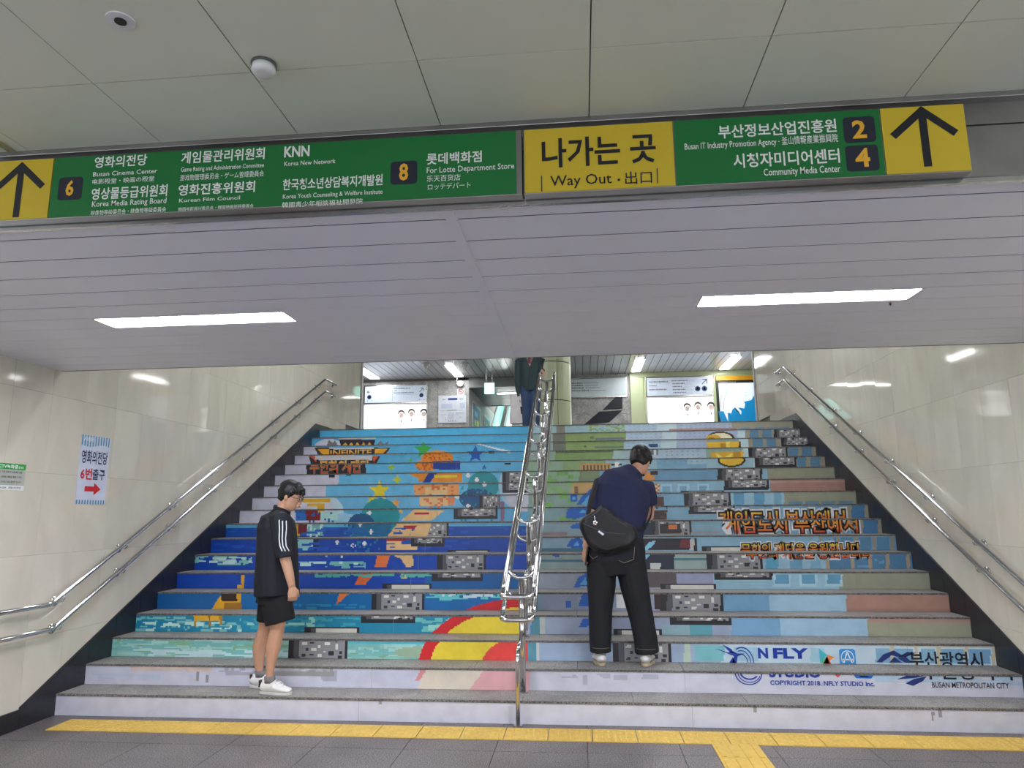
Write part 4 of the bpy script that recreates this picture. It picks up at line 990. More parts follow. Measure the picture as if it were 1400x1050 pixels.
# ---------------- title emblem at the left top
poly([(464, 601), (513, 601), (511, 611), (466, 611)], (44, 40, 52), [17]); seg(17, 464, 514, (200, 200, 206), .86, .98)
for i in range(5): x = 472+8.3*i; poly([(x-3.4, 609.5), (x, 604.5), (x+3.4, 609.5)], (240, 170, 50), [17])
poly([(446, 611), (450, 601), (455, 606), (458, 602), (463, 611)], (120, 116, 124), [17]); poly([(512, 611), (521, 602), (524, 608), (531, 603), (530, 611)], (120, 116, 124), [17])
poly([(430, 612), (534, 612), (530, 618), (520, 628), (446, 628), (434, 620)], (66, 54, 52), [16]); poly([(434, 614), (450, 614), (450, 624), (444, 624)], (240, 166, 44), [16]); poly([(512, 614), (530, 613), (522, 622), (512, 626)], (240, 166, 44), [16])
rect(450, 612, 511, 618, (44, 42, 56), [16]); rect(450, 612, 511, 614.2, (206, 206, 210), [16]); rect(450, 617.5, 511, 628, (40, 36, 48), [16])
poly([(422, 624), (520, 624), (511, 641), (428, 641)], (60, 44, 44), [15]); poly([(423, 623), (434, 624), (432, 632)], (220, 90, 50), [15]); poly([(518, 623), (509, 624), (511, 632)], (220, 90, 50), [15]); rect(431, 622.5, 509, 629, (208, 208, 212), [15]); rect(434, 629, 508, 645, (40, 36, 48), [15])
rect(419, 632, 500, 650, (40, 36, 48), [14])
# ================= right half
def base(k, L):
    for (a, b, c) in L: seg(k, a, b, c)
TN, BL, LB_ = (158, 154, 132), (88, 138, 172), (182, 204, 212)
base(18, [(722, 1090, (150, 186, 194)), (738, 746, (150, 186, 190)), (761, 772, (132, 128, 118)), (772, 855, (146, 180, 186)), (855, 898, (166, 190, 208)), (898, 925, (184, 208, 216)), (925, 1000, (166, 184, 206)), (1000, 1090, TN)])
speck(18, 806, 856, 0, 1, (140, 166, 92), .45, 3, 2); dots(18, 858, 898, (140, 164, 192)); dots(18, 926, 1000, (142, 160, 190)); seg(18, 915, 1007, (172, 132, 124), 0, .42)
for a in (1012, 1031, 1049, 1066): seg(18, a, a+14, (108, 148, 172), 0, .42)
base(17, [(722, 1100, (150, 176, 172)), (756, 773, (116, 122, 108)), (773, 856, (140, 166, 96)), (856, 905, (166, 190, 208)), (905, 925, (184, 208, 216)), (925, 1010, (164, 180, 208)), (1008, 1019, (188, 216, 224)), (1019, 1060, TN), (1025, 1037, BL), (1042, 1055, BL)])
seg(17, 814, 854, (104, 122, 128), .28, .46); dots(17, 858, 905, (140, 164, 192)); dots(17, 928, 966, (140, 158, 190)); seg(17, 807, 812, (104, 122, 96), .4, .7)
base(16, [(722, 1110, (150, 178, 176)), (756, 774, (120, 126, 110)), (774, 853, (140, 168, 96)), (853, 904, (160, 190, 208)), (904, 925, (184, 208, 216)), (925, 966, (164, 180, 208)), (1010, 1023, (190, 216, 222)), (1023, 1070, TN), (1029, 1043, BL), (1048, 1061, BL)])
seg(16, 813, 853, (96, 128, 116), .3, .46); seg(16, 798, 802, (104, 122, 96), .4, .7); dots(16, 856, 904, (136, 164, 192)); dots(16, 928, 966, (140, 158, 190))
base(15, [(722, 1120, (146, 178, 160)), (759, 838, (136, 168, 98)), (838, 860, (170, 200, 200)), (860, 965, (172, 198, 216)), (1015, 1025, (190, 216, 222)), (1025, 1130, TN), (1078, 1091, BL), (1096, 1110, BL)])
seg(15, 760, 838, (96, 124, 84), .82, .96); dots(15, 905, 960, (140, 160, 192)); dots(15, 860, 900, (146, 176, 200))
base(14, [(722, 770, (146, 182, 150)), (770, 828, (142, 176, 118)), (828, 1130, (150, 190, 206)), (898, 940, (116, 170, 200)), (1030, 1040, LB_), (1040, 1140, TN), (1090, 1102, BL), (1108, 1121, BL)])
seg(14, 793, 836, (204, 156, 84), .1, .75)
for i in range(8): seg(14, 797+4.8*i, 799.5+4.8*i, (120, 96, 70), .1, .6)
seg(14, 898, 966, (120, 174, 204), .0, .5); dots(14, 905, 960, (110, 150, 190), .5, 1)
seg(14, 836, 850, (30, 40, 46), .5, .7); seg(14, 841, 846, (230, 236, 236), .3, .8)
base(13, [(722, 792, (140, 182, 140)), (792, 820, (128, 150, 110)), (820, 985, (116, 168, 198)), (895, 985, (104, 158, 192)), (985, 1050, (130, 180, 206)), (1049, 1150, (154, 158, 132))])
speck(13, 728, 790, 0, 1, (120, 184, 90), .35, 6, 4); seg(13, 1052, 1141, (168, 140, 124), 0, .2)
base(12, [(722, 792, (146, 178, 150)), (782, 814, (206, 164, 96)), (814, 990, (132, 182, 206)), (990, 1057, (136, 188, 212)), (1053, 1160, (176, 132, 118))])
seg(12, 1053, 1160, (190, 150, 134), .78, .9); seg(12, 785, 790, (140, 110, 80), 0, .7); speck(12, 728, 782, 0, 1, (140, 190, 110), .3, 6, 4)
for a in (903, 926, 953): seg(12, a, a+16, (156, 202, 220), .1, .75); seg(12, a+3, a+13, (110, 166, 200), .1, .6)
base(11, [(722, 800, (140, 176, 160)), (905, 940, (116, 170, 204)), (800, 905, (120, 160, 180)), (940, 1072, (146, 194, 216)), (1003, 1017, (92, 164, 206)), (1031, 1045, (92, 164, 206)), (1058, 1068, (116, 174, 206)), (1072, 1175, (154, 158, 132))])
speck(11, 745, 790, 0, 1, (120, 196, 90), .3, 8, 4)
for a in (1078, 1101, 1123, 1147): seg(11, a, a+19, (98, 144, 172), 0, .26)
base(10, [(722, 1192, (116, 168, 196)), (722, 800, (132, 172, 176)), (905, 985, (120, 170, 196)), (1158, 1164, TN), (1164, 1182, (66, 128, 178)), (1182, 1192, TN)])
speck(10, 745, 785, 0, 1, (130, 190, 100), .2, 8, 4)
base(9, [(722, 1210, (118, 168, 194)), (722, 800, (140, 170, 178)), (940, 985, (126, 172, 192)), (1174, 1180, TN), (1180, 1200, (66, 124, 172)), (1200, 1210, TN)])
seg(9, 722, 775, (150, 128, 138), 0, .25); seg(9, 945, 985, (150, 150, 160), .05, .25)
base(8, [(722, 905, (140, 176, 196)), (905, 1118, (130, 180, 206)), (1118, 1230, (108, 162, 196))])
for a in (1120, 1143, 1168, 1193, 1217): seg(8, a, a+5, TN)
for a in (1126, 1149, 1174, 1199): seg(8, a, a+17, (82, 138, 178), 0, .92)
seg(8, 722, 800, (70, 124, 150), .0, .25); seg(8, 1123, 1140, (110, 166, 200), .3, .9)
base(7, [(722, 905, (148, 172, 170)), (905, 967, (150, 176, 170)), (1040, 1130, (146, 190, 212)), (1047, 1064, (84, 170, 208)), (1080, 1097, (104, 164, 200)), (1108, 1122, (120, 176, 206)), (1130, 1256, (76, 132, 174))])
for a in (1129, 1163, 1187, 1211, 1239): seg(7, a, a+5, (176, 156, 124))
seg(7, 905, 967, (70, 130, 140), .55, .75); seg(7, 722, 800, (70, 130, 150), .5, .7)
waves(7, 1170, 1210, 0, 1, (100, 160, 196), .5)
base(6, [(722, 905, (156, 166, 184)), (905, 975, (150, 156, 190)), (975, 1148, (142, 192, 214)), (1148, 1280, (152, 156, 130))])
for a in (1060, 1096, 1131): seg(6, a-3, a+21, (170, 208, 222), .2, .95); seg(6, a, a+18, (88, 158, 196), .3, .95)
base(5, [(722, 990, (146, 158, 184)), (988, 1052, (108, 164, 202)), (1052, 1160, (150, 192, 216)), (1157, 1306, (176, 132, 116))]); seg(5, 1157, 1306, (166, 122, 108), 0, .18); seg(5, 735, 740, (120, 160, 180)); seg(5, 728, 735, (70, 130, 160)); seg(5, 740, 790, (140, 152, 176)); seg(5, 773, 781, (30, 96, 200), .2, .6)
base(4, [(722, 1000, (150, 164, 192)), (1000, 1067, (112, 164, 204)), (1067, 1186, (150, 190, 216)), (1186, 1340, (154, 156, 130))]); seg(4, 1186, 1340, (176, 140, 124), .78, 1); seg(4, 726, 738, (70, 140, 160)); seg(4, 738, 745, (180, 190, 180)); seg(4, 943, 974, (90, 170, 184), 0, .62); seg(4, 905, 943, (140, 180, 190), 0, .6)
base(3, [(722, 985, (150, 172, 200)), (985, 1380, (182, 206, 220))]); seg(3, 722, 733, (80, 150, 170)); seg(3, 733, 738, (196, 200, 196)); seg(3, 950, 990, (110, 184, 190), .1, .9); seg(3, 935, 944, (180, 200, 180))
for a, w_, c_ in ((1003, 34, (150, 190, 210)), (1108, 20, (150, 196, 214)), (1197, 24, (120, 170, 200)), (1223, 26, (110, 164, 200)), (1258, 20, (120, 170, 200)), (1287, 30, (116, 168, 200)), (1324, 30, (110, 160, 196))): seg(3, a, a+w_, c_, .1, .8)
for a in (1217, 1250, 1281, 1318, 1356): seg(3, a, a+5, (196, 184, 150))
seg(3, 1230, 1370, (190, 190, 170), .88, 1)
waves(2, 740, 900, .6, .95, (182, 184, 200), .3, 14); seg(2, 797, 803, (180, 182, 200), .3, .8); waves(2, 1180, 1400, .6, 1, (176, 204, 226), .8, 18)
# coin
def coin():
    ell(985, 599, 19, 9, (70, 50, 30), [17]); ell(985, 600, 16.5, 8, (238, 226, 190), [17]); ell(975, 600, 10, 6, (226, 176, 40), [17]); ell(973, 601, 5, 3.5, (190, 120, 30), [17])
    poly([(965, 604), (1012, 604), (1014, 613), (1018, 616), (970, 616)], (240, 188, 36), [16]); rect(985, 606, 992, 614, (206, 140, 30), [16]); rect(993, 604, 998, 616, (250, 224, 90), [16]); rect(1010, 604, 1013, 616, (90, 60, 30), [16])
    poly([(971, 618), (1017, 618), (1015, 630), (974, 630)], (238, 178, 34), [15]); poly([(978, 619), (990, 626), (1002, 619), (998, 630), (983, 630)], (250, 226, 110), [15]); rect(1003, 618, 1012, 628, (206, 146, 30), [15])
    ell(1000, 629, 19, 10, (60, 44, 30), [14]); ell(1000, 629, 16, 7.5, (240, 192, 44), [14])
coin()
rect(887, 607, 899, 611, (40, 74, 120), [16]); rect(890, 613, 900, 622, (110, 120, 136), [15]); rect(894, 613, 897, 622, (210, 220, 226), [15])
# blue splash patches left of the second man
for pts in ([(780, 686), (780, 676), (789, 676), (789, 686)], [(788, 690), (796, 678), (806, 670), (812, 664), (812, 690)], [(773, 708), (776, 696), (786, 693), (806, 693), (800, 706), (786, 710)], [(779, 722), (783, 717), (792, 715), (796, 724)], [(774, 748), (780, 738), (790, 734), (798, 740), (796, 750)], [(754, 760), (758, 757), (766, 757), (764, 762)], [(784, 804), (790, 790), (804, 782), (808, 800)], [(790, 830), (796, 813), (808, 813), (808, 828)], [(792, 858), (797, 846), (808, 844), (808, 856)]):
    poly(pts, (34, 104, 212))
for pts in ([(794, 690), (808, 674), (812, 690)], [(790, 702), (798, 696), (802, 702)], [(783, 683), (783, 679), (786, 679), (786, 683)], [(783, 746), (789, 740), (792, 746)], [(792, 800), (800, 790), (804, 800)]): poly(pts, (84, 178, 236))
# generic brown and navy patches right of the second man
rect(880, 645, 895, 657, (232, 148, 60), [13]); rect(889, 643.5, 899, 649, (50, 40, 40), [13]); rect(878, 662, 902, 676, (224, 196, 160), [12]); speck(12, 878, 902, 0, 1, (200, 110, 50), .25, 2, 2)
rect(886, 679, 908, 692, (84, 52, 40), [11]); rect(886, 697, 912, 711, (62, 42, 38), [10]); speck(10, 886, 912, 0, 1, (100, 64, 50), .2)
stone(9, 890, 945); rect(902, 716, 930, 729, (52, 40, 44), [9]); rect(914, 718, 926, 724, (224, 120, 50), [9]); rect(876, 714, 890, 732, (28, 44, 74), [9])
rect(876, 736, 944, 752, (38, 34, 46), [8]); rect(930, 737, 944, 748, (120, 36, 44), [8]); rect(943, 737, 953, 752, (196, 196, 190), [8]); rect(949, 736, 953, 754, (36, 36, 40), [8]); poly([(878, 752), (886, 742), (897, 738), (893, 746), (884, 753)], (130, 206, 238), [8])
rect(872, 757, 922, 779, (30, 42, 66), [7]); rect(889, 770, 903, 778, (200, 204, 200), [7]); poly([(878, 764), (878, 757), (890, 757), (884, 764)], (130, 206, 238), [7])
rect(880, 783, 925, 803, (92, 80, 84), [6]); rect(895, 812, 905, 834, (60, 44, 44), [5]); rect(845, 783, 862, 800, (120, 200, 226), [6]); rect(843, 812, 858, 832, (222, 226, 226), [5])
stone(17, 1058, 1097); stone(16, 1068, 1108, .1, 1, 'low'); stone(15, 1023, 1077); stone(14, 1032, 1089, .1, 1, 'low'); stone(13, 981, 1042); stone(12, 990, 1051, .2, 1, 'low'); stone(12, 931, 990, 0, .2, 'strip'); stone(11, 935, 999); stone(10, 942, 1005, .38, 1, 'low')
stone(8, 959, 1030, 0, .33, 'strip'); stone(7, 966, 1043); stone(6, 977, 1056, .55, 1, 'low'); stone(6, 903, 979, 0, .36, 'strip'); stone(5, 903, 989); stone(4, 916, 1000, .6, 1, 'low'); stone(4, 838, 905, 0, .34, 'strip'); stone(3, 838, 918)
# scuffs low on the white boards
for k, x, y in ((1, 1110, 964), (1, 1285, 976), (1, 1275, 980), (1, 1032, 970), (2, 270, 925), (1, 520, 958), (2, 283, 929)):
    rect(x-2, y-6, x+2, y+5, (150, 148, 152), [k])
GAIN = 1.1
for k in range(1, NS+1):
    gk = GAIN if k < 3 else GAIN*1.14
    rt = (PXM[k] > 727)[..., None]; gm = CAN[k].mean(-1, keepdims=True); CAN[k] = np.where(rt, gm+(CAN[k]-gm)*.84, CAN[k])
    C = np.round(CAN[k]).astype(int); V = []; Fc = []; cl = []
    x0 = -HW+.01; dx = (W-.02)/NC; z0 = (k-1)*H+.001; dz = (H-.015)/NR; y = (k-1)*T-.0015
    key = (C[..., 0] << 16)+(C[..., 1] << 8)+C[..., 2]; done = np.zeros(key.shape, bool)
    for r in range(NR):
        c = 0
        while c < NC:
            if done[r, c]: c += 1; continue
            e = c
            while e+1 < NC and key[r, e+1] == key[r, c] and not done[r, e+1]: e += 1
            r2 = r
            while r2+1 < NR and (key[r2+1, c:e+1] == key[r, c]).all() and not done[r2+1, c:e+1].any(): r2 += 1
            done[r:r2+1, c:e+1] = True
            n = len(V); xa, xb, za, zb_ = x0+dx*c, x0+dx*(e+1), z0+dz*r, z0+dz*(r2+1)
            V += [(xa, y, za), (xb, y, za), (xb, y, zb_), (xa, y, zb_)]; Fc.append((n, n+1, n+2, n+3)); cl.append(L3(C[r, c], gk)); c = e+1
    me = bpy.data.meshes.new('printed_sticker'); me.from_pydata(V, [], Fc); set_print(me, cl)
    link(me, 'printed_sticker', RISER[k], [M_PRINT])
    for xj in (-1.22, .03, 2.99) if k > 2 else (-1.22, 1.22):
        MB().box((xj-.0012, y-.0006, z0), (xj+.0012, y, z0+dz*NR)).build('sticker_joint', mat('joint_grey', (150, 150, 155), .6), RISER[k])
# lettering on the risers, cut where a riser ends
def rl(k, body, xl, xr, zlo, zhi, col, bold=0, bands=None, lift=.003, slant=0):
    """xl,xr: ends along the riser (survey x); zlo,zhi: height in riser units, cut to 0..1"""
    y = (k-1)*T; ym = PYM[k].mean()
    row = PXM[k][NR//2]; xa = np.interp(xl, row, XX); xb = np.interp(xr, row, XX)
    hh = H-.015; zb_ = (k-1)*H+.001
    if bands: bands = [(zb_+b*hh, c) for b, c in bands]
    letter(RISER[k], body, (xa, zb_+zlo*hh), (xb, zb_+zhi*hh), ((0, y-.0015, 0), (1, 0, 0), (0, 0, 1)), col, bold, clip=(zb_, zb_+hh), bands=bands, m=M_PRINT, lift=lift, k=GAIN, slant=slant)
def fancy(k, body, xl, xr, lo, hi, bands, w1=.19, w2=.105, b=.012):
    rl(k, body, xl, xr, lo, hi, (232, 232, 238), w1, lift=.0015); rl(k, body, xl, xr, lo, hi, (40, 24, 20), w2, lift=.0025); rl(k, body, xl, xr, lo, hi, (240, 150, 40), b, bands, lift=.0035)
Y1, O1, R1 = (238, 206, 60), (234, 128, 44), (214, 74, 44)
fancy(10, '게임도시 부산에서', 983, 1154, -.75, .60, [(-1, O1), (.28, (238, 170, 50)), (.42, Y1)])
fancy(9, '게임도시 부산에서', 992, 1172, .10, 1.35, [(-1, R1), (.30, O1), (.7, (238, 160, 50))])
fancy(8, '무한의 계단을 응원합니다', 1013, 1175, -.28, .52, [(-1, O1), (.22, (238, 168, 50)), (.36, Y1)])
fancy(7, '무한의 계단을 응원합니다', 1022, 1193, .70, 1.35, [(-1, R1), (.8, O1)])
rl(16, 'INFINITE', 452, 508, .02, .60, (240, 170, 60), .02, [(-1, (236, 140, 50)), (.3, (244, 196, 90))])
fancy(15, '무한의 계단', 437, 505, -.75, .46, [(-1, O1), (.2, (244, 190, 80))], .05, .04, .03)
fancy(14, '무한의 계단', 424, 494, .18, 1.5, [(-1, (226, 84, 44)), (.45, O1)], .05, .04)
NVY = (24, 60, 160)
SERIF = .05
rl(3, 'N', 1037, 1049, .28, .78, NVY, .045); rl(3, 'FLY', 1058, 1102, .28, .78, NVY, .045)
rl(2, 'STUDIO', 1053, 1122, .86, 1.3, NVY, .045)
rl(2, 'COPYRIGHT 2018. NFLY STUDIO Inc.', 1053, 1195, .46, .68, NVY, .025)
rl(3, '부산광역시', 1243, 1342, -.15, .68, (30, 34, 46), .02); rl(2, '부산광역시', 1262, 1385, .84, 1.6, (30, 34, 46), .02)
rl(2, 'BUSAN METROPOLITAN CITY', 1274, 1379, .43, .70, (44, 46, 56), .012)
def rp_(k, polys, lift=.003, base=None):
    row = PXM[k][NR//2]; hh = H-.015; zb_ = (k-1)*H+.001; out = []
    for c, pts in polys:
        bmz = [(np.interp(x, row, XX), zb_+hh*min(1, max(0, z))) for x, z in pts]
        out.append((c, bmz))
    flat(RISER[k], 'printed_logo', out, ((0, (k-1)*T-.0015, 0), (1, 0, 0), (0, 0, 1)), lift, M_PRINT, GAIN)
# bird in a swirl of rings (two risers)
def arcs(cx, cz, rx, rz, w_, a0, a1, c):
    out = []
    for i in range(20):
        t0 = math.radians(a0+(a1-a0)*i/20); t1 = math.radians(a0+(a1-a0)*(i+1)/20); f_ = 1-w_
        out.append((c, [(cx+rx*f_*math.cos(t0), cz+rz*f_*math.sin(t0)), (cx+rx*math.cos(t0), cz+rz*math.sin(t0)), (cx+rx*math.cos(t1), cz+rz*math.sin(t1)), (cx+rx*f_*math.cos(t1), cz+rz*f_*math.sin(t1))]))
    return out
rp_(3, arcs(1014, .0, 16, .86, .08, 0, 120, NVY)+arcs(1013, 0, 13, .68, .08, 0, 110, NVY)+arcs(1012, 0, 10, .5, .1, 0, 100, NVY)+[(NVY, [(977, .78), (994, .50), (1003, .36), (1000, 0), (1006, 0), (1008, .35), (1018, .50), (1008, .50), (1002, .62), (995, .55)]), (NVY, [(988, .98), (998, .56), (1004, .5), (1000, .74)]), (NVY, [(996, 0), (1001, .3), (1005, 0)])])
rp_(2, arcs(1024, 1.05, 19, .62, .08, 180, 360, NVY)+arcs(1025, 1.05, 16, .50, .08, 180, 340, NVY)+arcs(1025, 1.05, 13, .36, .2, 190, 330, NVY))
rp_(3, [((70, 190, 200), [(1120, .80), (1130, .48), (1120, .05)]), ((90, 200, 130), [(1120, .05), (1130, .4), (1133, 0)]), ((240, 150, 60), [(1130, .48), (1140, .36), (1133, .16)]), ((224, 72, 72), [(1130, .40), (1135, 0), (1124, 0)])])
rp_(3, [((60, 150, 220), [(1147, 0), (1147, .72), (1150, .80), (1166, .80), (1169, .72), (1169, 0)])]); rp_(3, arcs(1158, .32, 9, .40, .12, -40, 220, (235, 245, 250))+[((240, 246, 250), [(1151.5, .06), (1153.5, .06), (1158.6, .62), (1156.8, .62)]), ((240, 246, 250), [(1162.5, .06), (1164.5, .06), (1159.2, .62), (1157.4, .62)])]+[((240, 246, 250), rc(1151, .2, 1165, .27))], .0036)
rp_(2, [((50, 110, 200), [(1168, 1), (1171, .84), (1192, .84), (1195, 1)]), ((235, 240, 250), rc(1176, .9, 1188, .96)), ((224, 72, 72), [(1142, 1), (1146, .86), (1150, 1)])])
GRN = (40, 58, 120)
rp_(3, [(GRN, [(1197, .12), (1207, .52), (1222, .74), (1216, .40), (1204, .10)]), (GRN, [(1214, .10), (1222, .40), (1232, .10)]), (GRN, [(1222, .74), (1234, .46), (1226, .40), (1216, .52)]), ((30, 40, 90), [(1226, .36), (1240, .66), (1252, .62), (1238, .40)]), (GRN, [(1226, .34), (1238, .40), (1246, .10), (1236, .10)])])
rp_(2, [(GRN, [(1226, .80), (1240, 1), (1266, 1), (1250, .88)]), (GRN, [(1238, .62), (1250, .84), (1268, .98), (1262, .74), (1248, .5)])])
# ================================================================== PEOPLE
def remesh(mb, name, m, parent, voxel=.006, sm=4, nz=0.0, nsc=(9, 9, 4), dec=.35, keep=False):
    me = mb.mesh('tmp'); o = bpy.data.objects.new('tmp', me); COL.objects.link(o)
    r = o.modifiers.new('r', 'REMESH'); r.mode = 'VOXEL'; r.voxel_size = voxel
    if sm: s = o.modifiers.new('s', 'SMOOTH'); s.factor = .5; s.iterations = sm
    if dec < 1: d = o.modifiers.new('d', 'DECIMATE'); d.ratio = dec
    dg = bpy.context.evaluated_depsgraph_get(); out = bpy.data.meshes.new_from_object(o.evaluated_get(dg))
    bpy.data.objects.remove(o); bpy.data.meshes.remove(me)
    off = ORG[parent.name] if parent is not None else np.zeros(3)
    if nz:
        nr = [v.normal.copy() for v in out.vertices]
        for v, n in zip(out.vertices, nr):
            p = Vector((v.co.x*nsc[0], v.co.y*nsc[1], v.co.z*nsc[2]))
            d_ = noise.noise(p)*.7+noise.noise(p*2.3)*.3
            v.co += n*(nz*d_)
    bvh = BVHTree.FromPolygons([v.co.copy() for v in out.vertices], [tuple(p.vertices) for p in out.polygons])
    for v in out.vertices: v.co -= Vector(off.tolist())
    out.polygons.foreach_set('use_smooth', [True]*len(out.polygons)); out.update(); out.name = name
    ob = link(out, name, parent, [m]); return ob, bvh
def drape(bvh, pts, dirv, w, lift=.0015, up=(0, 0, 1), th=.0015):
    """ribbon laid on a surface: pts start points, cast along dirv"""
    m = MB(); P = []
    for p in pts:
        h = bvh.ray_cast(Vector(p), Vector(dirv))
        if h[0] is not None: P.append(np.array(h[0])-np.array(dirv)*lift)
    for a, b in zip(P[:-1], P[1:]):
        d = (b-a)/(np.linalg.norm(b-a)+1e-9); s = np.cross(d, np.array(dirv)); s = s/(np.linalg.norm(s)+1e-9)*w/2
        m.prism([a-s, b-s, b+s, a+s], np.array(dirv)*-th)
    if not m.v: m.box((0, 5, -3), (.01, 5.01, -3.01)); print('EMPTY DRAPE')
    return m
SKIN = mat('skin', (206, 158, 130), .5, 0, .04, 12); HAIR = mat('black_hair', (22, 20, 22), .45, 0, .2, 60)
LIP = mat('lip', (176, 104, 96), .45); EYEW = mat('eye_white', (225, 222, 218), .3); EYEB = mat('dark_eye', (30, 22, 20), .2)
def P3(q, y): a = U(q[0], q[1], 1, y); return np.array(a)
def frame(f, up):
    f = np.array(f, float); f /= np.linalg.norm(f); up = np.array(up, float); up -= f*(up@f); up /= np.linalg.norm(up)
    return f, np.cross(up, f), up      # forward, left, up
def head(m, c, fr, s=1.0):
    """skull, jaw, nose and ears added to the body mesh; c = centre of head"""
    f, l, u = fr; c = np.array(c, float)
    R = [(-.112, .050, .022, .020), (-.102, .046, .036, .040), (-.085, .036, .050, .058), (-.060, .022, .060, .072), (-.030, .012, .067, .082), (0, .006, .071, .088), (.030, .0, .074, .093), (.060, -.004, .072, .092), (.085, -.008, .060, .078), (.102, -.010, .042, .055), (.112, -.01, .02, .025)]
    m.tube([c+s*(u*h+f*o) for h, o, w_, d in R], [(s*d, s*w_) for h, o, w_, d in R], 18, ref=f)
    m.tube([c+s*(u*.005+f*.088), c+s*(u*-.02+f*.100), c+s*(u*-.034+f*.103), c+s*(u*-.042+f*.090)], [s*.006, s*.010, s*.014, s*.008], 8)
    for k in (-1, 1):
        m.ball(c+s*(l*k*.073+f*-.004+u*-.008), (s*.008, s*.017, s*.030), 8, 6, rot=np.stack([l, f, u], 1))
    m.ball(c+s*(f*.094+u*-.060), (s*.016, s*.020, s*.009), 8, 6, rot=np.stack([f, l, u], 1))   # lips mass
    m.ball(c+s*(f*.080+u*.018), (s*.014, s*.05, s*.008), 8, 6, rot=np.stack([f, l, u], 1))      # brow
def face_parts(par, c, fr, s=1.0):
    f, l, u = fr; c = np.array(c, float)
    for k in (-1, 1):
        e = MB(); e.ball(c+s*(f*.0865+l*k*.031+u*.0), (s*.010, s*.015, s*.008), 10, 6, rot=np.stack([f, l, u], 1)); o = e.build('eye', EYEW, par, smooth=True)
        MB().ball(c+s*(f*.0945+l*k*.031+u*.0), (s*.004, s*.0065, s*.0065), 8, 6, rot=np.stack([f, l, u], 1)).build('pupil', EYEB, par, smooth=True)
        MB().tube([c+s*(f*.093+l*k*.016+u*.019), c+s*(f*.096+l*k*.032+u*.024), c+s*(f*.086+l*k*.048+u*.019)], [s*.003, s*.0038, s*.002], 6).build('eyebrow', HAIR, par)
    MB().tube([c+s*(f*.102+l*-.022+u*-.0585), c+s*(f*.1105+u*-.0575), c+s*(f*.102+l*.022+u*-.0585)], [s*.002, s*.0045, s*.002], 8).build('mouth', LIP, par, smooth=True)
def hair(par, c, fr, s=1.0, fringe=True, seed=1, top=.03):
    f, l, u = fr; c = np.array(c, float); rs = np.random.RandomState(seed); m = MB()
    R = [(-.055, -.052, .050, .040), (-.03, -.045, .068, .054), (0, -.030, .080, .074), (.03, -.014, .085, .092), (.055, -.010, .084, .100), (.085, -.008, .078, .095), (.108, -.010, .062, .078), (.122, -.010, .044, .054), (.131, -.01, .02, .026)]
    m.tube([c+s*(u*(h+ (top-.03)*(h>.08))+f*o) for h, o, w_, d in R], [(s*d, s*w_) for h, o, w_, d in R], 18, ref=f)
    for i in range(95):
        a = rs.uniform(0, 2*math.pi); ph = rs.uniform(.15, 1.25)
        d = f*math.cos(a)*math.sin(ph)*.100+l*math.sin(a)*math.sin(ph)*.082+u*math.cos(ph)*.128
        if d@f > .05 and ph > 1.15 and not fringe: continue
        st = c+s*(d*.95); dr = (f*.55 if fringe else f*.1)+l*rs.uniform(-.5, .5)-u*(.2+.5*math.sin(ph))
        if d@f < -.02: dr = -u*.9+l*rs.uniform(-.3, .3)-f*.05
        dr = dr/np.linalg.norm(dr); L_ = rs.uniform(.03, .055)
        m.tube([st, st+s*(d*.09+dr*L_*.55), st+s*(d*.03+dr*L_)], [s*.013, s*.010, s*.0035], 6)
    if fringe:
        for i in range(16):
            t_ = -1+2*i/15; st = c+s*(f*(.066-.03*t_*t_)+l*t_*.06+u*(.094-.02*abs(t_)))
            e1, e2 = rs.uniform(-1, 1, 2); m.tube([st, st+s*(f*.026+u*-.012+l*.01*e1), st+s*(f*(.030+.004*e1)+u*-.036+l*.01*e2), st+s*(f*.029+u*(-.052-.008*e2)+l*.014*e2)], [s*.014, s*.012, s*.008, s*.003], 6)
    for k in (-1, 1): m.tube([c+s*(l*k*.072+f*.02+u*.04), c+s*(l*k*.075+f*.018+u*-.012)], [s*.012, s*.007], 8)
    return remesh(m, 'hair', HAIR, par, .0045, 1, dec=.5)[0]
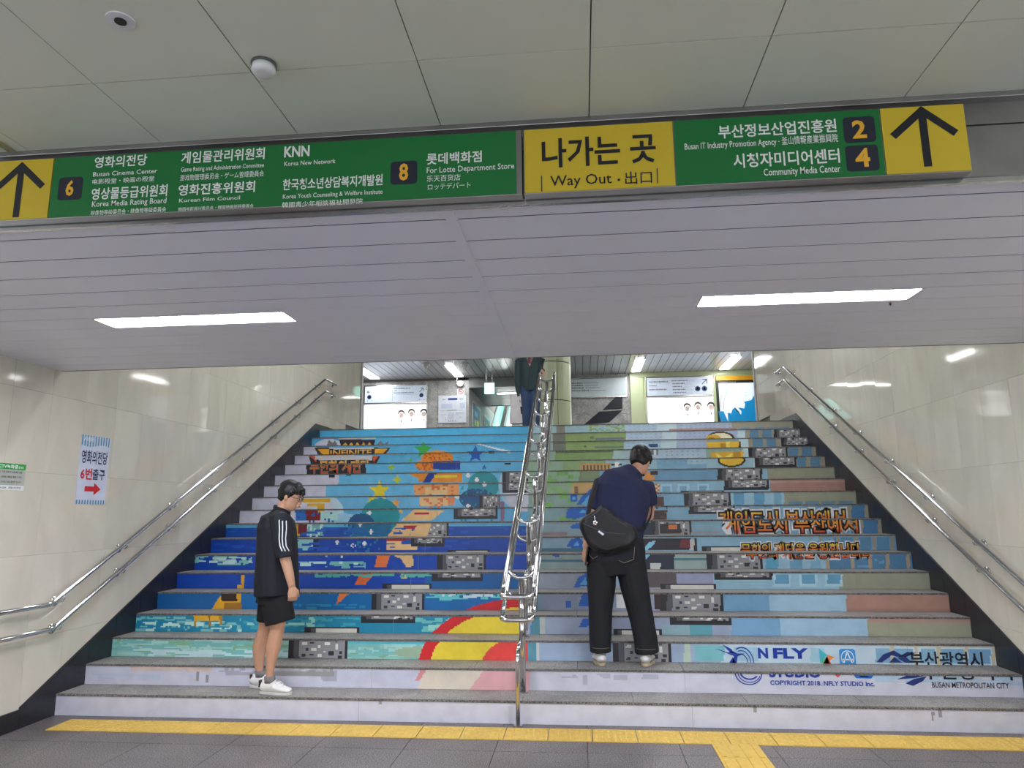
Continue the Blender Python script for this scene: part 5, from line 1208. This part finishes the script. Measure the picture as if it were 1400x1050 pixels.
def hand(m, w_, d, n, thumb, curl=.5, s=1.0):
    """w_: wrist, d: towards fingertips, n: palm normal, thumb: unit vector to thumb side"""
    d = np.array(d, float); d /= np.linalg.norm(d); n = np.array(n, float); n -= d*(n@d); n /= np.linalg.norm(n); t = np.array(thumb, float); t -= d*(t@d); t -= n*(t@n); t /= np.linalg.norm(t)
    w_ = np.array(w_, float)
    m.tube([w_-d*.02, w_+d*.015, w_+d*.05*s, w_+d*.088*s], [(.026*s, .020*s), (.030*s, .017*s), (.041*s, .015*s), (.040*s, .012*s)], 12, ref=t)
    tips = []
    for i, (o, L_) in enumerate(((.030, .074), (.010, .082), (-.010, .076), (-.030, .060))):
        b = w_+d*.080*s+t*o*s; a1 = curl*.7; a2 = curl*1.7; a3 = curl*2.4
        p = [b, b+(d*math.cos(a1)+n*math.sin(a1))*L_*.45*s]
        p.append(p[-1]+(d*math.cos(a2)+n*math.sin(a2))*L_*.32*s); p.append(p[-1]+(d*math.cos(a3)+n*math.sin(a3))*L_*.26*s)
        m.tube(p, [.0092*s, .0088*s, .008*s, .0062*s], 8); m.ball(p[-1], .0064*s, 8, 5); tips.append(p[-1])
    b = w_+d*.022*s+t*.022*s
    p = [b, b+(d*.62+t*.66+n*.25)*.036*s, b+(d*.62+t*.66+n*.25)*.036*s+(d*.9+t*.15+n*.35)*.028*s, b+(d*.62+t*.66+n*.25)*.036*s+(d*.9+t*.15+n*.35)*.050*s]
    m.tube(p, [.014*s, .0115*s, .0098*s, .007*s], 8); m.ball(p[-1], .0072*s, 8, 5)
    return tips
def shoe(par, ank, d, zf, m_up, m_sole, L=.27, wd=.048, name='sneaker'):
    d = np.array(d, float); d[2] = 0; d /= np.linalg.norm(d); sd = np.array([-d[1], d[0], 0]); z = lambda h: np.array([0, 0, h]); b = np.array([ank[0], ank[1], zf])
    prof = [(-.075, .020, .018, .045), (-.068, .034, .034, .075), (-.04, .038, .040, .088), (0, .038, .042, .090), (.04, .040, .044, .078), (.085, .044, .048, .058), (.125, .045, .048, .045), (.16, .038, .042, .036), (.183, .022, .026, .024)]
    k = L/.27; m = MB()
    m.tube([b+d*x*k+z(.018+h*.5) for x, w0, w1, h in prof], [(h*.5, w1*wd/.048) for x, w0, w1, h in prof], 14, ref=(0, 0, 1))
    m.tube([b+z(.07)-d*.018, b+z(.105)-d*.016], [(.050, .038), (.046, .034)], 14, ref=d)
    o, bv = remesh(m, name, m_up, par, .005, 2, dec=.5)
    ms = MB(); out = []
    n = 28; prof2 = []
    for i in range(n):
        t_ = 2*math.pi*i/n; x = .055+.135*math.cos(t_); wv = (.046 if math.cos(t_) > -.2 else .040)*wd/.048
        prof2.append(b+d*x*k+sd*wv*math.copysign(abs(math.sin(t_))**.7, math.sin(t_)))
    ms.prism([p_+z(.002) for p_ in prof2], z(.022)); ms.build('sole', m_sole, o, bevel=.003)
    return o, bv
def legtube(m, pts, r, seg=14): m.tube(pts, r, seg, ref=(1, 0, 0))
YB = np.array([0, .6, 0])
def lerp(a, b, t): return np.array(a)*(1-t)+np.array(b)*t

# ------------------------------------------------ person 1: young man in side view on the first tread
Y0 = .175; zf = H
p1 = root('person', (-2.02, Y0, zf), 'young man in glasses, striped black jacket and shorts, in profile on the first step', 'person')
YN, YFR = Y0-.085, Y0+.095       # near and far leg planes
q = lambda x, y, dy=0: P3((x, y), Y0+dy)
body = MB()
hc = q(396.5, 678); fr1 = frame((.93, .05, -.30), (.30, 0, .95)); head(body, hc, fr1, 1.0)
nk = q(384, 701); body.tube([nk-np.array([.01, 0, .03]), q(387.5, 695), q(391.5, 686)], [(.062, .062), (.054, .054), (.052, .052)], 14, ref=(1, 0, 0))
body.tube([q(383, 702), q(380, 716), q(378, 745), q(378, 775), q(377, 800), q(376, 818)], [(.055, .09), (.085, .155), (.115, .17), (.10, .14), (.095, .13), (.085, .12)], 18, ref=(1, 0, 0))
legN = [q(377, 822, -.078), q(379.5, 846, -.088), q(378.5, 862, -.09), q(373.5, 885, -.09), q(370.5, 905, -.088), q(368.5, 922, -.088), q(368.5, 934, -.088)]
legF = [q(372, 822, .08), q(366, 846, .095), q(362, 862, .096), q(354.5, 885, .10), q(354, 905, .10), q(355, 920, .10), q(355.5, 931, .10)]
legtube(body, legN, [.076, .070, .055, (.057, .049), (.039, .037), .028, .033]); legtube(body, legF, [.076, .070, .055, (.058, .049), (.040, .037), .028, .033])
aN = [q(383, 709, -.185), q(386.5, 738, -.215), q(390, 764, -.22), q(395.5, 785, -.215), q(399.0, 801, -.205)]
body.tube(aN, [.05, .046, .042, .036, .027], 12)
aF = [q(383, 709, .185), q(389, 738, .215), q(393, 764, .22), q(400, 785, .215), q(404, 800, .205)]
body.tube(aF, [.05, .046, .042, .036, .027], 12)
hand(body, q(399.3, 802, -.205), (.10, .02, -1), (-.5, .8, .1), (1, .3, .1), .75, .92)
hand(body, q(404, 801, .205), (.10, -.02, -1), (-.5, -.8, .1), (1, -.3, .1), .75, .92)
b1, _ = remesh(body, 'body', SKIN, p1, .0055, 2, dec=.45)
face_parts(p1, hc, fr1)
hair(p1, hc, fr1, 1.0, True, 3)
f_, l_, u_ = fr1; g = MB(); GM = mat('dark_thin_metal', (70, 58, 54), .3, .6)
for k in (-1, 1):
    cx = hc+f_*.106+l_*k*.033+u_*-.002
    g.tube([cx+l_*.025*math.cos(t)+u_*.018*math.sin(t)-f_*.012*(k*math.cos(t)+1)*.5 for t in [2*math.pi*i/16 for i in range(16)]], .0018, 6, closed=True)
    g.tube([hc+f_*.094+l_*k*.060+u_*.004, hc+f_*.0+l_*k*.080+u_*.006], .0018, 6)
g.tube([hc+f_*.106+l_*.009, hc+f_*.106-l_*.009], .0018, 6); g.build('glasses', GM, p1, smooth=True)
JK = mat('black_jersey', (18, 21, 34), .75, 0, .08, 14, .15, 300); SH = mat('black_cotton', (18, 19, 23), .85, 0, .1, 14, .15, 300); WS = mat('white_stripe', (226, 228, 232), .6)
jk = MB()
jk.tube([q(385.5, 695.5), q(383.5, 702), q(380.5, 709), q(378.5, 722), q(379, 745), q(379, 770), q(378.5, 795), q(378.5, 813)], [(.066, .075), (.078, .10), (.115, .195), (.138, .215), (.150, .208), (.158, .205), (.170, .21), (.170, .212)], 22, ref=(1, 0, 0))
for ar in (aN, aF):
    s_ = -1 if ar is aN else 1; o_ = np.array([0, s_*.004, 0])
    jk.tube([lerp(ar[0], q(381, 708), .35), ar[0]+o_, ar[1]+o_, lerp(ar[1], ar[2], .93)+o_], [.068, .074, .070, .066], 14)
jo, jb = remesh(jk, 'track_jacket', JK, p1, .007, 3, .010, (10, 10, 5), .4)
for i, dx in enumerate((-.022, 0, .022)):
    pts = [tuple(q(x+dx*165, y, -.22)-YB) for x, y in ((386.5, 700), (388.5, 712), (390, 724), (390.5, 736), (391.5, 746), (394.5, 753))]
    drape(jb, pts, (0, 1, 0), .0085, .002).build('shoulder_stripe', WS, jo)
    pass
MB().tube([q(385.5, 697.5)+np.array([.062*math.cos(t), .062*math.sin(t), -.022*math.cos(t)]) for t in [2*math.pi*i/18 for i in range(18)]], [(.024, .008)]*18, 8, closed=True, ref=(0, 0, 1)).build('collar', JK, jo, smooth=True)
sh = MB()
sh.tube([q(378, 798), q(376, 824)], [(.135, .175), (.145, .175)], 18, ref=(1, 0, 0))
sh.tube([q(378, 808, -.07), q(379.5, 830, -.085), q(383.5, 851, -.088)], [(.115, .10), (.120, .10), (.116, .098)], 16, ref=(1, 0, 0)); sh.tube([q(374, 808, .07), q(371, 830, .09), q(368.5, 849, .095)], [(.115, .10), (.112, .10), (.105, .098)], 16, ref=(1, 0, 0))
remesh(sh, 'shorts', SH, p1, .007, 3, .008, (10, 10, 5), .4)
SK = mat('grey_sock', (126, 124, 124), .9); SW = mat('white_leather', (240, 239, 238), .5, 0, .03, 20); SB = mat('black_heel_tab', (30, 30, 32), .5); SOL = mat('white_rubber', (214, 210, 204), .6)
for lg, nm in ((legN, 0), (legF, 1)):
    zf_ = zf
    d_ = np.array((1, -.12 if nm == 0 else .02, 0)); an = lg[-1]
    MB().tube([np.array([an[0], an[1], zf+.13]), np.array([an[0], an[1], zf+.085])], [.041, .043], 14).build('sock', SK, p1, smooth=True)
    o, bv = shoe(p1, (an[0], an[1]), d_, zf, SW, SOL, .27)
    MB().tube([np.array([an[0]-.070, an[1]-.002, zf+.055]), np.array([an[0]-.066, an[1]-.002, zf+.100])], [(.012, .028), (.016, .034)], 12, ref=(1, 0, 0)).build('heel_tab', SB, o, smooth=True)
    for i in range(3):
        x = an[0]+.045+.028*i; z_ = zf+.092-.013*i
        MB().tube([np.array([x-.012, an[1]-.050, z_-.035]), np.array([x-.004, an[1]-.030, z_-.004]), np.array([x+.004, an[1]-.004, z_+.009]), np.array([x+.010, an[1]+.026, z_])], [(.004, .010)]*4, 8, ref=(0, 0, 1)).build('strap', SW, o, smooth=True)

# ------------------------------------------------ person 2: seen from behind, head bowed to the right
Y2 = .49; zf2 = 2*H
p2 = root('person', (.76, Y2, zf2), 'man in navy polo shirt and dark jeans, seen from behind with head bowed', 'person')
q = lambda x, y, dy=0: P3((x, y), Y2+dy)
bd = MB()
hc = q(875.5, 631, .20); fr2 = frame((.34, .78, -.52), (.24, .50, .83)); head(bd, hc, fr2, 1.06)
bd.tube([q(861, 657, .08), q(867, 647, .12), q(872, 640, .17)], [(.075, .07), (.062, .060), (.058, .058)], 14, ref=(1, 0, 0))
bd.tube([q(858, 657, .10), q(851, 672, .08), q(848, 700, .05), q(845, 730, .02), q(841, 758, 0), q(842, 772, 0)], [(.14, .09), (.20, .12), (.185, .12), (.16, .11), (.16, .10), (.14, .09)], 18, ref=(1, 0, 0))
lL = [q(822, 772), q(821.5, 830, -.005), q(821.5, 880, -.0), q(821, 897, 0)]; lR = [q(862, 772), q(875, 830, .01), q(883.5, 880, 0), q(884, 897, 0)]
for lg in (lL, lR): legtube(bd, lg, [.08, .07, .045, .042])
aL = [q(823, 664, .10), q(814, 700, .03), q(806, 728, -.02), q(801, 748, -.04)]; bd.tube(aL, [.058, .050, .040, .030], 12)
aR = [q(884, 668, .12), q(887, 690, .16), q(887, 705, .20), q(878, 700, .34), q(866, 690, .43)]; bd.tube(aR, [.058, .052, .045, .038, .029], 12)
hand(bd, q(800.5, 749, -.04), (-.22, .05, -1), (.9, .3, -.2), (.1, 1, .1), .55, .95)
hand(bd, q(866, 690, .43), (-.9, .3, .35), (0, -.2, 1), (.3, 1, 0), .5, .95)
remesh(bd, 'body', SKIN, p2, .0055, 2, dec=.45)
face_parts(p2, hc, fr2, 1.06); hair(p2, hc, fr2, 1.10, False, 8)
PO = mat('navy_cotton', (32, 38, 72), .85, 0, .06, 10, .15, 300); DN = mat('dark_denim', (20, 22, 31), .8, 0, .1, 10, .2, 400); ST = mat('denim_thread', (128, 118, 104), .8); BG = mat('black_nylon', (20, 20, 23), .55, 0, .1, 20, .2, 200)
po = MB()
po.tube([q(867, 644, .13), q(862, 650, .11), q(857, 658, .10), q(850.5, 672, .08), q(847.5, 695, .06), q(845, 720, .03), q(844, 738, .01)], [(.075, .075), (.12, .085), (.205, .125), (.235, .150), (.235, .160), (.215, .160), (.205, .155)], 24, ref=(1, 0, 0))
for ar, t_, r_ in ((aL, .75, .072), (aR, .95, .068)): po.tube([lerp(ar[0], q(856, 664, .1), .35), ar[0], lerp(ar[0], ar[1], .55), lerp(ar[0], ar[1], .98)], [.07, .080, .080, r_+.006], 14)
poo, pob = remesh(po, 'polo_shirt', PO, p2, .007, 3, .012, (9, 9, 4), .4)
MB().tube([q(869, 645.5, .135)+np.array([.062*math.cos(t), .055*math.sin(t)+.01, .026*math.cos(t)*-1.0+.010*math.sin(t)]) for t in [2*math.pi*i/20 for i in range(20)]], [(.008, .016)]*20, 8, closed=True, ref=(0, 0, 1)).build('collar', PO, poo, smooth=True)
jn = MB()
jn.tube([q(843.5, 722, .02), q(842, 745, .0), q(841, 765, 0), q(843.5, 785, 0)], [(.205, .15), (.232, .165), (.240, .165), (.19, .13)], 22, ref=(1, 0, 0))
jn.tube([q(822, 770), q(822, 800), q(821.5, 835), q(821.5, 875), q(821.5, 891)], [(.125, .135), (.118, .12), (.098, .10), (.088, .094), (.086, .094)], 18, ref=(1, 0, 0))
jn.tube([q(861, 770), q(868, 800), q(875, 835), q(883, 875), q(885, 892)], [(.125, .135), (.118, .12), (.100, .10), (.092, .094), (.095, .096)], 18, ref=(1, 0, 0))
jno, jnb = remesh(jn, 'jeans', DN, p2, .007, 3, .012, (9, 9, 3.5), .4)
for pth in ([(804.5, 748), (806, 760), (811, 764.5), (817, 760.5)], [(846, 766), (853, 769.5), (866.5, 765), (868, 748)]):
    pts = []
    for a, b in zip(pth[:-1], pth[1:]): pts += [tuple(q(a[0]+(b[0]-a[0])*i/5, a[1]+(b[1]-a[1])*i/5, -.15)-YB) for i in range(6)]
    drape(jnb, pts, (0, 1, 0), .004, .002).build('pocket_stitching', ST, jno)
for xa, xb, yy in ((809.5, 833.5, 888.5), (871, 897.5, 890)):
    drape(jnb, [tuple(q(xa+(xb-xa)*i/8, yy, -.15)-YB) for i in range(9)], (0, 1, 0), .003, .002).build('hem_stitching', ST, jno)
CRM = mat('cream_rubber', (196, 180, 150), .6)
for lg, dd in ((lL, (-.10, 1, 0)), (lR, (.22, 1, 0))):
    an = lg[-1]; shoe(p2, (an[0], an[1]+.02-0.0), dd, zf2, SW, CRM, .27, .054)
# shoulder bag worn on the left hip: own thing
bp = [(815, 697), (822, 690), (836, 700), (852, 712), (866, 718), (873, 728), (873, 738), (862, 748), (846, 753), (830, 757), (816, 754), (804, 746), (796, 730), (792, 716), (800, 706)]
bgr = root('shoulder_bag', tuple(q(832, 756, -.22)), 'slouchy black shoulder bag worn on the back of the man in the navy polo', 'bag')
m = MB(); c0 = np.mean(np.array(bp), 0)
for s_, dy0, dy1 in ((1.0, -.215, -.165), (.90, -.245, -.20), (1.0, -.165, -.11)):
    pts = [q(c0[0]+(x-c0[0])*s_, c0[1]+(y-c0[1])*s_, dy0) for x, y in bp]; m.prism(pts[::-1], (0, dy1-dy0, 0))
bo, bb_ = remesh(m, 'bag_body', BG, bgr, .008, 8, .016, (9, 9, 9), .5)
drape(bb_, [tuple(q(x, y, -.22)-YB) for x, y in ((798, 716), (812, 722), (830, 728), (850, 730), (869, 729))], (0, 1, 0), .006, .002).build('zip_seam', mat('zip_black', (44, 44, 48), .3), bgr)
MB().tube([q(868, 724, -.13), q(882, 722, -.06), q(890, 705, .06), q(892, 690, .12)], [(.016, .003)]*4, 8, ref=(0, 0, 1)).build('strap', BG, bgr)
MB().tube([q(804, 704, -.15), q(807, 690, -.10), q(812, 672, -.02), q(818, 655, .06), q(829, 650, .11)], [(.018, .003)]*5, 8, ref=(1, 0, 0)).build('strap', BG, bgr)
cm = MB(); CH = mat('bright_metal', (220, 220, 222), .25, .8)
a = bb_.ray_cast(Vector((q(813.5, 713, -.22)-YB).tolist()), Vector((0, 1, 0)))[0]; a = np.array(a)
for i in range(5): t_ = 2*math.pi*i/5; cm.ball(a+np.array([.012*math.cos(t_), -.006, .012*math.sin(t_)-.01]), (.008, .004, .008), 8, 5)
cm.tube([a+np.array([0, -.006, .0]), a+np.array([-.004, -.006, .045])], .003, 6); cm.build('metal_charm', CH, bgr)
drape(bb_, [tuple(q(x, y, -.22)-YB) for x, y in ((818, 726), (821, 728), (825, 731))], (0, 1, 0), .016, .003).build('white_label', WS, bgr)
drape(bb_, [tuple(q(x, y, -.22)-YB) for x, y in ((795, 708), (794, 722), (800, 738))], (0, 1, 0), .01, .003).build('side_webbing', BG, bgr)
ph = root('mobile_phone', tuple(q(802, 770, -.07)), 'black mobile phone held low in the left hand of the man seen from behind', 'phone')
a0 = q(801.5, 760, -.085); dd = np.array([-.18, 0, -1.0]); dd /= np.linalg.norm(dd); sd = np.array([0, 1.0, 0]); nn = np.cross(dd, sd)
MB().prism([a0+dd*-.075-sd*.02, a0+dd*.075-sd*.02, a0+dd*.075+sd*.05, a0+dd*-.075+sd*.05], nn*.009).build('phone_case', M_BLACKP, ph, bevel=.003)
MB().prism([a0+dd*-.07-sd*.017, a0+dd*.07-sd*.017, a0+dd*.07+sd*.047, a0+dd*-.07+sd*.047], nn*-.001).build('phone_screen', mat('dark_glass', (12, 14, 20), .08), ph)

# ------------------------------------------------ person 3: on the upper landing, head above the soffit edge
Y3 = 6.9; zf3 = TOPZ
p3 = root('person', (-.40, Y3, zf3), 'person in dark green jacket and blue jeans at the top of the stairs', 'person')
q = lambda x, y, dy=0: P3((x, y), Y3+dy)
def Z(x, z, dy=0): return np.array([x, Y3+dy, zf3+z])
xc = q(725, 520)[0]
bd = MB(); hc = Z(xc, 1.60, -.03); fr3 = frame((.1, -.95, -.28), (0, -.25, .97)); head(bd, hc, fr3)
bd.tube([Z(xc, 1.42), Z(xc, 1.50)], [.06, .055], 12)
bd.tube([Z(xc, 1.42), Z(xc, 1.25), Z(xc, 1.0), Z(xc, .85)], [(.16, .09), (.17, .11), (.15, .10), (.15, .10)], 16, ref=(1, 0, 0))
hl = [Z(xc-.08, .88), Z(xc-.075, .48, -.03), Z(xc-.07, .07, 0)]; hr = [Z(xc+.09, .88), Z(xc+.085, .48, -.06), Z(xc+.075, .07, -.08)]
for lg in (hl, hr): legtube(bd, lg, [.085, .055, .04])
wl_ = q(710, 545); wr_ = q(741.5, 507, -.12)
cL = [Z(xc-.20, 1.36), lerp(Z(xc-.20, 1.36), wl_, .5)+np.array([-.03, 0, 0]), wl_]; cR = [Z(xc+.20, 1.36), q(737, 506, .06), wr_]
for ar in (cL, cR): bd.tube(ar, [.05, .042, .028], 12)
hand(bd, wl_, (.05, -.1, -1), (1, 0, 0), (0, -1, 0), .8, .95); hand(bd, wr_+np.array([0, 0, 0]), (.35, -.75, -.55), (0, -.3, -1), (-1, -.2, 0), .4, .95)
remesh(bd, 'body', SKIN, p3, .007, 2, dec=.4); face_parts(p3, hc, fr3); hair(p3, hc, fr3, 1.02, True, 5)
jk = MB(); JG = mat('dark_green_nylon', (34, 60, 64), .6, 0, .08, 8, .1, 100)
jk.tube([Z(xc, 1.47), Z(xc, 1.42), Z(xc, 1.30), Z(xc, 1.08), Z(xc, .88), Z(xc, .80)], [(.08, .08), (.17, .11), (.21, .14), (.205, .14), (.205, .14), (.19, .13)], 20, ref=(1, 0, 0))
for ar in (cL, cR): jk.tube([lerp(ar[0], Z(xc, 1.38), .4), ar[0], ar[1], lerp(ar[1], ar[2], .9)], [.075, .078, .066, .052], 12)
jo3, jb3 = remesh(jk, 'green_jacket', JG, p3, .008, 3, .014, (8, 8, 5), .4)
vs_ = [jb3.ray_cast(Vector(Z(xc+dx, z_, -.8).tolist()), Vector((0, 1, 0)))[0] for dx, z_ in ((-.07, 1.43), (.075, 1.43), (.005, 1.22))]
vs_ = [np.array(v)+np.array([0, -.012, 0]) for v in vs_ if v is not None]
if len(vs_) == 3:
    vv = MB().prism([vs_[0], vs_[2], vs_[1]], (0, -.006, 0)).build('checked_shirt', mat('check_base', (206, 186, 186), .8), p3)
    cs = MB()
    for i in range(4):
        t_ = .15+.2*i; a = lerp(vs_[0], vs_[2], t_); b = lerp(vs_[1], vs_[2], t_); o_ = np.array([0, -.008, 0]); cs.prism([a+o_, b+o_, b+o_+np.array([0, 0, .01]), a+o_+np.array([0, 0, .01])], (0, -.001, 0))
        a = lerp(vs_[0], vs_[1], .2+.2*i); b = lerp(a, vs_[2], .75); cs.prism([a+o_, b+o_, b+o_+np.array([.009, 0, 0]), a+o_+np.array([.009, 0, 0])], (0, -.001, 0))
    cs.build('check_lines', mat('check_red', (130, 62, 66), .8), vv)
drape(jb3, [tuple(Z(xc+.01-.01*i, 1.2-.08*i, -.8)) for i in range(6)], (0, 1, 0), .012, .002).build('zip', M_BLACKP, jo3)
jn = MB(); DB = mat('blue_denim', (56, 78, 112), .8, 0, .25, 5, .2, 300)
jn.tube([Z(xc, .92), Z(xc, .80)], [(.17, .12), (.18, .13)], 16, ref=(1, 0, 0))
for lg in (hl, hr): legtube(jn, lg, [.11, .082, .075])
remesh(jn, 'jeans', DB, p3, .008, 3, .010, (9, 9, 4), .4)
for lg in (hl, hr): shoe(p3, (lg[-1][0], lg[-1][1]), (0, -1, 0), zf3, M_BLACKP, M_BLACKP)
a, b = q(699, 546), q(723, 600)
sb = root('shopping_bag', tuple(Z((a[0]+b[0])/2, .22)), 'pale canvas carrier bag hanging from the right hand of the person in green', 'bag')
CV = mat('pale_canvas', (226, 222, 222), .8, 0, .06, 8, .2, 60)
m = MB(); y_ = Y3-.05
xa, xb = a[0], q(716, 560)[0]+.03
m.prism([(xa, y_, zf3+.76), (xa-.03, y_, zf3+.22), (xb+.10, y_, zf3+.22), (xb+.03, y_, zf3+.76)][::1], (0, .12, 0))
bo, bvb = remesh(m, 'bag_body', CV, sb, .01, 3, .02, (7, 7, 7), .6)
drape(bvb, [tuple(q(x_, y__, -.05)-YB) for x_, y__ in ((713, 556), (713.5, 560), (714, 566))], (0, 1, 0), .045, .003).build('printed_mark', M_BLACKP, bo)
hx = wl_[0]; MB().tube(fillet([(hx-.06, Y3+.0, zf3+.75), (hx-.01, Y3, wl_[2]-.09), (hx+.06, Y3, zf3+.75)], .03, 5), .006, 8).build('handle', M_BLACKP, sb)
